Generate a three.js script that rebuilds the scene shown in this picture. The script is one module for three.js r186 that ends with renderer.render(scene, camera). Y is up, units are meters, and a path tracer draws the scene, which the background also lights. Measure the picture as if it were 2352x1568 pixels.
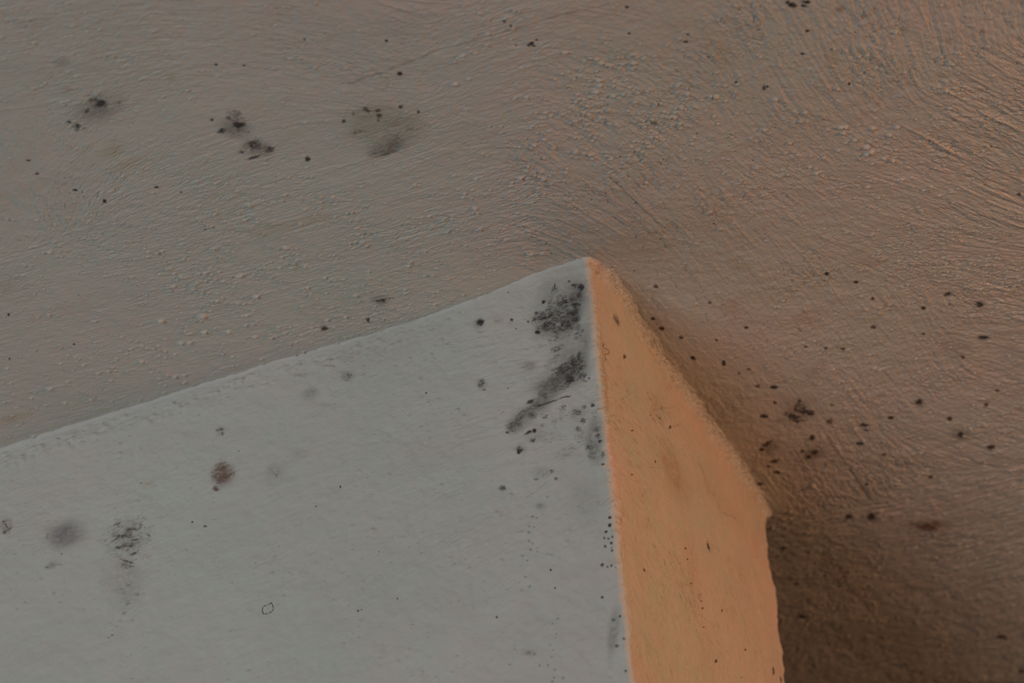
import * as THREE from 'three';
import { mergeGeometries } from 'three/addons/utils/BufferGeometryUtils.js';
import { RectAreaLightUniformsLib } from 'three/addons/lights/RectAreaLightUniformsLib.js';

// ------------------------------------------------------------------ camera, light, exposure
const scene = new THREE.Scene();
const H = 2.5;                                   // ceiling height; the wall corner stands at x = 0, z = 0
const camera = new THREE.PerspectiveCamera(11.1942, 1.5, 0.05, 50);
camera.position.set(0.19980, H - 0.49247, 0.60070);
camera.up.set(0.28847, 0.79881, 0.52791);
camera.lookAt(0.19980 - 0.27612, H - 0.49247 + 0.59733, 0.60070 - 0.75297);
camera.focus = 0.79;
camera.userData.fStop = 20;
scene.add(camera);

const renderer = new THREE.WebGLRenderer({ antialias: true });
renderer.toneMapping = THREE.LinearToneMapping;
renderer.toneMappingExposure = 1.0;
renderer.shadowMap.enabled = true;
renderer.shadowMap.type = THREE.PCFSoftShadowMap;

scene.background = new THREE.Color().setRGB(0.55, 0.68, 0.85);   // overcast sky outside the window

RectAreaLightUniformsLib.init();
const WIN = { x0: -0.95, x1: -0.1, y0: 1.15, y1: 2.0, z: 1.7 };     // window in the wall behind the camera
const daylight = new THREE.RectAreaLight(new THREE.Color().setRGB(0.98, 1.0, 0.98), 4.35, WIN.x1 - WIN.x0, WIN.y1 - WIN.y0);
daylight.position.set((WIN.x0 + WIN.x1) / 2, (WIN.y0 + WIN.y1) / 2, WIN.z - 0.02);
daylight.lookAt(daylight.position.x, daylight.position.y, -1);
scene.add(daylight);

const LAMP = { x: 0.52, y: H - 0.118, z: -0.01, color: [1.0, 0.475, 0.22], candela: 0.30 };   // warm globe lamp on the ceiling to the right

const ROOM = { x0: -2.0, x1: 1.9, z0: -1.8, z1: 1.7 };               // inside of the room, metres
const PAINT = { ceiling: [0.62, 0.60, 0.565], wall: [0.66, 0.665, 0.635], end: [0.70, 0.655, 0.59], room: [0.45, 0.44, 0.42], floor: [0.28, 0.24, 0.20] };  // end: wall paint warmed, part of the lamp's orange put into the colour
// slow hollows (negative) and swells (positive) of the ceiling: x, z, radius x, radius z, depth, in mm
const HOLLOWS = [[-6, -12, 23, 21, -4.2], [-14, -75, 34, 40, -1.6], [0, 0, 75, 75, 1.7]];
const RELIEF = { ceiling: 1.6, wall: 1.75, end: 1.8 };
const FILLER = [0.74, 0.75, 0.75];                                    // pale joint filler along the ceiling

// ------------------------------------------------------------------ marks read off the photograph, in millimetres on each surface
// c ceiling, w broad wall face (x, depth below ceiling), e end face (distance from corner, depth below ceiling)
const DIRS={"c":[[29.7,14.0,-0.205,0.7],[16.4,33.2,-0.258,0.7],[33.9,30.5,-0.308,0.84],[28.8,57.8,-0.818,0.98],[18.2,66.7,1.181,0.84],[15.8,51.8,1.246,0.7],[47.8,47.6,-0.461,0.7],[66.1,26.4,0.108,0.8],[52.3,14.0,0.001,0.84],[75.1,16.8,0.305,0.9],[93.3,14.1,0.395,0.9],[89.3,26.5,0.209,0.84],[102.8,18.2,-0.46,0.8],[125.6,14.1,-0.463,0.98],[108.2,30.7,-0.514,0.8],[135.0,15.5,0.25,0.7],[67.1,70.1,-0.421,0.98],[52.6,65.4,-0.515,0.84],[38.0,93.2,-0.372,0.84],[17.9,109.1,-0.322,0.56],[37.6,134.7,-0.382,0.56],[16.7,151.8,-0.436,0.56],[77.7,101.8,-0.431,0.84],[86.7,78.0,-0.451,1.0],[106.2,75.1,-0.479,1.1],[107.4,94.1,-0.432,0.8],[120.4,67.5,-0.479,1.1],[95.4,55.3,-0.52,1.0],[118.4,40.8,-0.419,0.84],[129.1,55.5,0.895,0.98],[132.0,33.7,0.484,0.7],[143.4,52.7,0.853,0.98],[140.8,75.4,0.701,1.0],[150.5,74.0,0.905,1.3],[161.4,81.9,0.958,1.3],[164.5,66.4,0.988,0.9],[172.2,88.4,1.019,1.1],[169.2,26.7,1.067,1.2],[162.3,16.9,0.963,1.0],[153.5,14.1,0.792,0.8],[152.6,30.9,0.669,0.84],[175.0,14.2,1.08,1.2],[187.2,19.7,1.097,1.2],[200.5,14.2,1.129,1.2],[197.8,26.8,1.066,1.0],[209.3,21.2,1.227,1.3],[216.6,14.2,1.296,1.4],[224.2,14.2,1.311,1.3],[222.9,32.6,0.604,1.3],[228.6,26.9,0.632,1.2],[233.8,53.3,0.56,1.5],[221.0,48.7,0.579,1.2],[230.3,71.6,0.553,1.4],[218.0,76.2,0.483,1.0],[203.8,63.7,0.353,0.9],[206.0,47.1,0.654,0.8],[191.1,45.6,0.89,1.1],[180.5,39.6,1.026,1.0],[183.5,60.5,0.706,0.8],[198.4,54.5,0.743,1.3],[190.7,75.9,0.906,0.8],[207.9,88.8,0.451,0.8],[194.0,98.4,1.007,1.0],[185.5,111.6,1.068,1.0],[193.2,128.8,1.081,0.9],[206.4,111.9,1.075,1.0],[215.9,138.0,1.078,1.2],[225.9,115.6,1.105,1.1],[226.7,138.2,1.092,0.9],[208.7,161.4,1.082,1.1],[220.6,180.5,1.081,1.3],[197.0,155.6,1.089,0.98],[234.8,95.7,0.222,0.8],[241.7,121.0,0.279,0.84],[250.1,147.6,0.51,0.7],[242.5,165.9,0.521,0.84],[242.1,194.7,-0.415,0.9],[260.4,201.2,-0.544,1.2],[259.3,225.6,-0.551,1.3],[234.1,214.6,-0.355,0.8],[218.3,224.4,-0.355,0.98],[223.2,256.5,-0.427,0.98],[247.3,257.4,-0.495,0.9],[272.8,265.0,-0.629,0.9]],"w":[[-142.4,19.4,0.029,0.9],[-107.6,24.9,0.027,0.7],[-73.5,24.1,0.028,0.6],[-51.0,19.5,0.05,0.8],[-23.6,19.3,0.092,0.9],[-11.6,6.1,0.119,0.8],[-41.4,41.2,0.001,0.8],[-14.4,39.7,0.064,0.9],[-10.9,59.8,-0.396,0.8],[-31.9,59.8,-0.175,0.7],[-85.6,50.4,-0.149,0.5],[-130.6,47.8,-0.062,0.4],[-119.4,69.1,-0.282,0.4],[-65.0,80.3,-0.285,0.4],[-34.1,89.9,-0.181,0.3],[-8.7,92.4,-0.462,0.5],[-14.9,105.8,-0.721,0.4]],"e":[[15.3,12.7,0.26,0.7],[20.7,24.2,0.106,1.0],[24.9,40.1,0.086,1.0],[49.7,31.1,0.266,0.9],[22.1,71.4,0.608,1.0],[55.1,52.5,0.477,1.0],[93.8,23.9,0.715,0.7],[30.6,89.5,1.067,0.9],[75.3,63.0,0.862,0.9]]};
const NODULE_ZONES=[[23.39,88.26,11.69,0.14,-0.46,19.25,0.7,0.8],[37.82,109.37,14.99,0.22,-0.23,25.29,1.0,1],[52.76,101.42,13.94,0.19,0.13,23.24,1.3,1],[72.49,93.62,14.9,0.19,0.63,24.62,1.3,1],[55.93,123.01,12.21,0.21,0.18,20.74,1.0,1.2],[21.96,148.36,12.4,0.26,-0.52,21.69,0.9,1.1],[14.29,99.28,7.86,0.11,-0.43,13.03,0.8,0.9],[42.67,143.48,11.37,0.23,-0.08,19.71,0.8,1.1],[82.88,106.75,13.12,0.19,0.78,21.86,1.2,1],[97.03,87.55,11.92,0.14,0.98,19.42,1.0,0.9],[111.95,87.72,10.98,0.13,1.17,17.82,1.0,0.9],[126.92,87.9,9.02,0.11,1.18,14.56,1.0,0.8],[122.96,63.01,10.74,0.09,1.34,16.96,0.9,0.9],[133.86,54.08,8.73,0.06,1.24,13.6,1.4,1],[130.75,40.85,7.64,0.04,1.04,11.73,1.1,1],[144.14,40.92,10.56,0.05,1.67,16.24,1.8,1],[140.35,22.42,8.46,0.02,1.29,12.72,1.3,1],[153.54,30.91,8.57,0.03,1.48,12.98,1.5,1],[161.6,42.46,8.69,0.04,1.62,13.32,1.3,1],[153.12,52.72,7.79,0.05,1.34,12.06,1.2,0.9],[108.02,27.93,5.62,0.02,0.56,8.5,0.9,1.1],[113.27,10.03,5.52,0.0,0.6,8.19,0.8,1],[169.07,63.38,8.9,0.07,1.76,13.93,1.0,0.8],[177.52,52.88,8.83,0.06,1.87,13.64,1.0,0.9],[168.26,19.69,8.5,0.02,1.67,12.7,1.0,0.9],[185.58,41.12,8.74,0.04,1.96,13.33,1.1,1],[197.63,56.02,7.91,0.06,1.92,12.22,1.4,1.2],[213.8,63.75,10.02,0.08,2.7,15.61,1.3,0.9],[223.01,87.41,12.34,0.14,3.51,19.75,2.2,0.7],[236.69,89.18,9.3,0.11,2.84,14.82,2.4,0.7],[214.67,98.7,9.34,0.12,2.52,15.06,1.5,0.7],[242.93,110.76,8.46,0.12,2.66,13.73,1.8,0.7],[225.98,48.72,9.9,0.06,2.85,15.15,1.2,0.9],[208.65,33.97,9.7,0.04,2.53,14.65,1.0,0.9],[201.19,111.82,11.52,0.17,2.88,18.92,0.8,0.7],[219.79,129.27,11.77,0.21,3.29,19.62,0.7,0.8],[219.43,159.79,13.22,0.29,3.69,22.73,0.6,0.8],[248.08,166.01,12.27,0.28,3.98,21.12,0.9,0.8],[219.92,234.89,17.68,0.57,4.99,32.77,0.7,0.9],[247.55,225.28,17.66,0.55,5.75,32.32,0.7,0.9],[173.72,125.01,7.36,0.12,1.51,12.23,1.8,0.5],[181.85,139.13,7.48,0.14,1.63,12.58,1.8,0.5],[66.83,59.56,8.61,0.07,0.28,13.62,0.5,0.8],[38.45,40.4,11.17,0.06,-0.16,17.46,0.5,0.9],[75.69,36.29,8.43,0.04,0.4,12.99,0.3,0.8],[68.39,135.24,9.3,0.17,0.33,15.87,0.8,1],[98.61,118.65,7.17,0.12,0.61,11.96,0.9,0.9],[108.35,110.43,6.11,0.09,0.61,10.08,0.9,0.9],[52.65,80.76,9.74,0.11,0.09,15.81,0.7,0.8],[91.23,68.82,8.76,0.08,0.64,13.94,0.8,0.8],[20.51,19.42,10.86,0.02,-0.48,16.64,0.4,1],[158.01,78.75,7.01,0.07,1.26,11.13,0.9,0.7],[181.52,82.15,8.09,0.09,1.76,12.87,0.8,0.6]];
const BIG_NODULES=[[54.34,112.93,1.21,0.02,0.01,2.0],[44.8,114.77,0.9,0.01,-0.0,1.5],[51.37,123.45,0.81,0.01,0.01,1.36],[49.34,123.75,0.81,0.01,0.0,1.36],[18.34,141.25,0.92,0.02,-0.04,1.57],[21.99,146.94,0.72,0.01,-0.03,1.24],[45.79,122.17,0.61,0.01,-0.0,1.01],[54.69,119.28,0.91,0.01,0.01,1.52],[60.46,119.21,0.71,0.01,0.02,1.18],[66.58,121.16,0.81,0.01,0.03,1.35],[52.27,102.71,0.7,0.01,0.01,1.14],[66.37,105.2,0.9,0.01,0.03,1.48],[62.65,97.51,0.69,0.01,0.02,1.13],[77.46,94.17,0.6,0.01,0.03,0.96],[34.01,134.6,0.61,0.01,-0.01,1.04],[14.15,160.73,0.83,0.02,-0.04,1.45],[138.75,25.21,0.85,0.0,0.13,1.26],[137.7,24.09,0.75,0.0,0.11,1.12],[144.08,45.0,0.67,0.0,0.11,1.03],[144.62,45.59,0.58,0.0,0.09,0.88],[128.64,49.6,0.67,0.0,0.09,1.03],[130.82,52.58,0.68,0.0,0.09,1.04],[168.54,74.94,0.8,0.01,0.16,1.25],[178.3,37.46,0.77,0.0,0.16,1.16],[165.22,36.68,0.86,0.0,0.16,1.3],[201.22,53.79,0.89,0.01,0.22,1.35],[202.45,55.3,0.99,0.01,0.25,1.51],[205.79,57.59,0.79,0.01,0.2,1.21],[207.91,58.36,0.79,0.01,0.2,1.22],[194.26,47.04,0.78,0.0,0.18,1.19],[207.0,47.12,0.79,0.0,0.2,1.19],[209.27,187.01,1.01,0.03,0.26,1.76],[234.23,172.29,0.78,0.02,0.23,1.33],[107.78,31.45,0.85,0.0,0.08,1.28],[138.71,34.42,0.67,0.0,0.1,1.0],[136.48,40.88,0.67,0.0,0.1,1.02],[114.9,72.87,0.88,0.01,0.1,1.39],[124.36,62.26,0.88,0.01,0.11,1.36],[91.96,95.8,0.6,0.01,0.04,0.97],[128.69,91.11,0.7,0.01,0.09,1.13],[131.7,91.15,0.6,0.01,0.08,0.96],[76.01,78.68,0.59,0.01,0.03,0.93],[19.95,89.47,0.78,0.01,-0.03,1.26],[36.56,87.15,0.59,0.01,-0.01,0.94],[70.71,61.83,0.48,0.0,0.02,0.75]];
const STAINS_AND_SHADE={"c":[[31.48,40.36,6.75,-2.73,0.83,5.27,0.35,0,0.8],[60.91,46.28,4.48,1.24,-0.43,4.3,0.45,0,0.8],[65.75,53.17,4.33,1.21,-0.33,3.49,0.45,0,0.8],[93.02,45.73,11.62,-2.46,1.18,8.44,0.42,4,0.5],[94.3,52.33,6.77,-2.81,0.77,3.44,0.4,0,0.7],[89.94,40.65,6.42,-1.72,0.6,3.7,0.3,4,0.8],[34.55,54.14,4.19,-1.12,0.35,3.49,0.35,2,0.6],[37.34,58.14,6.32,-3.15,0.5,2.55,0.3,2,0.7],[47.28,30.54,1.48,0.01,0.0,1.68,0.4,2,0.4],[189.18,25.35,2.35,3.26,-1.48,2.27,0.25,2,0.5],[214.31,30.4,2.72,-0.74,0.42,1.41,0.15,1,0.5],[198.94,42.65,2.2,1.12,-0.11,1.38,0.21,1,0.5],[196.04,39.72,1.36,0.01,0.18,1.17,0.18,1,0.5],[201.63,38.29,0.97,0.0,0.19,1.17,0.4,5,0.5],[201.33,39.45,0.88,0.0,0.17,1.02,0.4,5,0.5],[213.71,19.08,0.96,0.0,0.2,1.12,0.4,1,0.4],[203.1,15.58,1.33,0.0,0.19,1.11,0.4,1,0.5],[188.35,8.97,1.69,0.0,0.25,1.64,0.45,1,0.6],[205.59,10.76,1.32,0.0,0.19,1.1,0.21,1,0.5],[220.56,15.88,0.95,0.0,0.21,1.11,0.4,1,0.5],[197.77,116.85,5.38,3.0,-0.44,5.78,0.17,5,0.6],[207.66,93.7,6.37,1.78,0.18,3.54,0.15,5,0.6],[178.27,111.48,3.16,1.77,-0.36,3.79,0.18,5,0.6],[202.73,135.98,2.59,-4.47,2.15,3.29,0.18,1,0.6],[241.84,206.07,8.08,0.23,0.86,4.88,0.45,1,0.5],[241.94,206.67,3.8,-0.49,0.55,2.43,0.6,1,0.3],[226.16,201.22,2.74,0.08,0.59,3.62,0.4,0,0.4],[200.75,155.35,6.36,-1.83,2.0,8.03,0.3,0,0.6],[205.47,176.35,10.02,0.24,1.7,11.58,0.12,1,0.7],[162.03,118.83,3.4,2.95,-0.85,3.53,0.21,1,0.5],[235.0,127.79,5.36,0.09,0.83,4.57,0.15,1,0.6],[178.17,94.96,4.15,2.28,-0.24,2.45,0.25,2,0.6],[9.41,153.43,6.07,-2.64,0.29,2.43,0.4,2,0.6],[249.84,129.79,4.31,0.08,1.04,5.3,0.12,1,0.5],[20.74,11.32,3.55,-0.93,0.19,2.11,0.15,1,0.6],[23.99,24.91,2.16,-0.57,0.15,1.63,0.21,1,0.6],[25.15,33.96,1.29,0.01,-0.03,1.27,0.21,5,0.5],[17.1,13.33,5.39,0.01,-0.09,2.69,0.09,1,0.5],[10.28,101.64,5.77,-2.42,0.59,4.71,0.12,1,0.5],[142.37,23.82,3.76,0.01,0.29,2.81,0.15,2,0.5],[76.96,77.91,8.5,-2.81,0.35,2.13,0.25,2,0.7],[69.23,80.94,5.69,-1.88,0.48,3.07,0.2,2,0.7],[163.9,22.48,4.49,6.49,-1.84,2.7,0.18,2,0.6],[157.07,88.25,11.29,11.29,-2.18,6.57,0.07,1,0.5],[172.04,78.89,7.75,10.21,-3.43,6.68,0.12,2,0.6],[31.97,38.66,1.8,-0.73,0.2,1.24,0.4,0,0.5],[196.29,158.37,1.96,0.04,0.31,2.22,0.3,0,0.3],[207.12,172.59,3.21,-2.12,1.16,3.23,0.35,0,0.4],[195.79,170.44,2.47,-2.76,1.41,2.97,0.35,0,0.4],[242.83,164.58,3.11,0.07,0.76,4.14,0.3,0,0.4],[237.68,111.35,2.32,0.03,0.51,2.72,0.3,0,0.4],[241.13,124.59,2.57,0.04,0.36,1.92,0.3,0,0.4],[82.77,118.06,1.43,0.02,0.07,2.02,0.3,0,0.3],[95.5,107.26,2.63,0.04,0.13,2.65,0.35,0,0.3],[229.94,150.85,1.97,0.04,0.45,2.56,0.3,0,0.4]],"w":[[-8.36,12.34,8.73,-3.64,4.09,9.64,0.33,0,0.7],[-9.67,14.99,6.11,-0.33,0.94,4.55,0.46,0,0.7],[-3.96,11.44,2.62,1.53,-1.72,6.75,0.5,0,0.6],[-6.09,29.25,4.48,2.55,-1.69,6.59,0.44,0,0.7],[-10.54,31.33,7.84,-1.34,1.03,3.67,0.46,0,0.6],[-15.13,35.18,5.43,-2.27,1.44,3.28,0.55,0,0.5],[-19.62,37.85,3.77,-2.11,1.78,3.39,0.44,0,0.5],[-22.07,39.17,2.81,0.97,-0.22,2.81,0.22,0,0.4],[-13.03,29.23,8.54,-2.47,1.3,3.63,0.22,0,0.7],[-28.17,7.62,1.76,1.42,-0.9,2.05,0.28,0,0.4],[-23.31,8.76,2.56,0.93,-0.15,1.96,0.15,3,0.4],[-28.88,25.09,1.8,0.64,-0.16,2.28,0.25,0,0.6],[-16.91,24.17,2.93,1.04,-0.19,2.39,0.19,0,0.5],[-62.04,10.59,2.1,0.75,-0.09,1.98,0.22,0,0.7],[-71.7,12.47,2.98,-0.16,0.66,2.6,0.35,4,0.6],[-73.94,5.98,3.36,1.19,-0.04,1.0,0.25,4,0.5],[-95.23,15.34,1.82,0.63,-0.05,1.99,0.22,0,0.7],[-95.07,27.85,4.01,3.44,-2.21,4.16,0.55,1,0.6],[-81.65,31.77,3.32,1.12,-0.11,3.14,0.22,3,0.5],[-75.27,28.78,3.09,1.05,-0.1,2.67,0.17,3,0.6],[-136.24,30.9,7.07,-0.11,1.68,5.92,0.62,3,0.35],[-136.24,30.9,5.52,-0.09,1.39,4.9,0.33,0,0.6],[-119.73,37.79,7.28,2.39,-0.04,6.78,0.3,4,0.8],[-120.94,48.53,6.78,2.18,-0.06,10.7,0.17,0,0.9],[-140.14,38.47,2.24,0.09,0.34,1.41,0.4,4,0.4],[-152.4,23.35,2.14,0.71,0.05,3.01,0.45,1,0.7],[-114.44,23.79,2.94,0.43,0.19,1.29,0.3,2,0.7],[-6.11,41.35,2.99,-0.19,0.5,2.43,0.19,0,0.7],[-16.89,43.61,3.01,-0.19,0.53,2.43,0.19,0,0.7],[-20.79,45.85,2.07,0.71,-0.16,1.97,0.25,0,0.5],[-3.07,48.37,2.37,1.21,-1.23,5.43,0.44,0,0.7],[-3.04,53.7,1.97,1.0,-0.64,2.81,0.22,0,0.7],[-26.02,54.51,1.55,0.52,-0.1,1.26,0.25,0,0.5],[-16.67,53.77,3.07,1.04,-0.19,2.29,0.15,0,0.6],[-17.4,62.54,1.77,0.95,-0.27,1.05,0.19,0,0.5],[-53.62,6.01,17.04,0.23,1.18,5.98,0.12,2,0.3],[-41.29,40.03,26.58,-0.52,1.52,7.36,0.07,2,0.4],[-22.96,98.94,1.99,0.61,-0.09,1.07,0.17,0,0.5],[-3.59,100.59,1.53,0.66,-1.62,8.14,0.28,0,0.6],[-2.86,23.04,2.02,1.07,-1.75,7.87,0.33,0,0.6],[-7.53,21.36,6.07,-0.34,1.02,5.0,0.22,0,0.7],[-97.99,5.51,4.45,0.24,0.43,2.12,0.15,2,0.5],[-103.92,13.59,3.43,1.18,-0.03,1.75,0.15,2,0.6],[-7.16,64.56,4.01,1.34,-0.61,6.71,0.09,0,0.6]],"e":[[45.38,31.19,10.41,-7.32,2.93,5.42,0.18,5,1.0],[41.89,28.35,5.39,-4.01,3.13,2.76,0.15,5,1.0],[48.87,34.05,8.92,-6.49,3.93,3.47,0.15,5,1.0],[49.71,31.05,21.02,-15.37,7.11,6.26,0.09,5,0.9],[15.21,8.73,2.23,-1.8,1.38,1.22,0.45,4,0.4],[14.28,8.08,1.63,-1.09,-0.33,1.36,0.4,4,0.4],[18.1,15.91,1.63,-1.07,-0.26,1.05,0.5,4,0.3],[39.34,16.74,5.94,-4.74,5.4,2.34,0.2,4,0.5],[89.69,17.28,9.69,-7.18,8.15,3.43,0.11,5,0.6],[90.28,34.86,8.48,-5.31,1.15,8.02,0.11,5,0.6],[76.59,19.92,4.16,-3.27,8.71,1.5,0.15,5,0.6],[108.02,14.34,5.62,-3.27,-2.69,8.07,0.12,5,0.5],[50.39,58.76,6.91,-4.13,-1.04,11.23,0.08,1,0.8],[52.68,79.91,10.23,-5.5,-2.45,8.23,0.07,1,0.8],[14.83,68.6,4.39,-2.84,1.17,6.14,0.07,5,0.6],[1.78,31.48,1.4,-0.96,-0.76,14.88,0.4,5,0.5]]};  // last e entry paints in the shade of the groove beside the arris
const CRACKS={"w":[[[[-15.61,35.86],[-14.11,35.78],[-12.62,35.82],[-11.33,35.67],[-9.83,35.47],[-8.56,35.55],[-7.73,35.72]],0.35,0.5],[[[-28.77,9.8],[-28.04,10.44],[-26.83,10.38]],0.2,0.4],[[[-4.93,28.2],[-4.12,28.73],[-3.28,28.79]],0.2,0.4],[[[-16.4,16.54],[-15.18,17.48],[-13.68,17.65]],0.15,0.3],[[[-20.78,58.96],[-18.09,58.23],[-15.33,56.58]],0.3,0.15],[[[-14.29,25.1],[-11.98,25.68],[-10.86,25.1]],0.15,0.3]],"e":[[[[32.94,16.39],[34.15,17.13],[35.66,17.81],[36.42,19.22],[38.39,19.24],[40.98,19.12],[43.41,19.62],[45.33,19.94]],0.3,0.55],[[[36.34,19.53],[42.65,15.02],[52.61,8.2]],0.2,0.35],[[[35.74,19.65],[34.55,22.04]],0.2,0.4],[[[46.78,17.76],[56.82,10.96]],0.2,0.3],[[[65.65,16.28],[71.1,18.1],[76.59,19.92],[82.36,20.98],[92.77,17.41]],0.35,0.25],[[[53.99,15.8],[59.35,17.59],[64.11,17.48]],0.3,0.2],[[[1.55,42.5],[3.85,41.65],[6.74,39.47],[4.29,41.97]],0.15,0.3],[[[11.47,50.42],[20.89,44.9],[37.06,35.77]],0.15,0.25]],"c":[[[[25.04,58.49],[27.48,54.82],[29.88,51.91],[32.54,50.03]],0.25,0.25],[[[44.92,56.72],[46.34,55.55],[47.95,54.82]],0.2,0.5],[[[42.54,60.11],[43.49,59.08],[45.39,58.2]],0.2,0.4],[[[59.46,80.84],[63.38,81.66],[67.31,82.48],[71.25,83.62]],0.25,0.3],[[[84.88,32.08],[93.96,26.77],[102.94,21.23],[111.93,17.11],[120.94,13.84],[128.93,10.04],[138.8,7.07]],0.6,0.12],[[[63.33,78.54],[69.2,79.69],[73.09,79.11]],0.25,0.2],[[[166.84,115.51],[167.26,114.68],[168.23,115.87]],0.15,0.3],[[[117.54,89.38],[118.14,90.67],[119.72,91.81]],0.15,0.4],[[[209.31,165.14],[215.49,176.59],[220.94,186.33],[225.03,194.26]],0.7,0.15],[[[144.39,62.42],[151.26,71.67],[158.19,80.32]],0.5,0.15],[[[144.78,66.23],[149.53,73.98],[156.71,85.06]],0.4,0.12],[[[202.85,28.22],[207.44,32.53],[213.89,36.16]],0.3,0.2]]};
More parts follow.
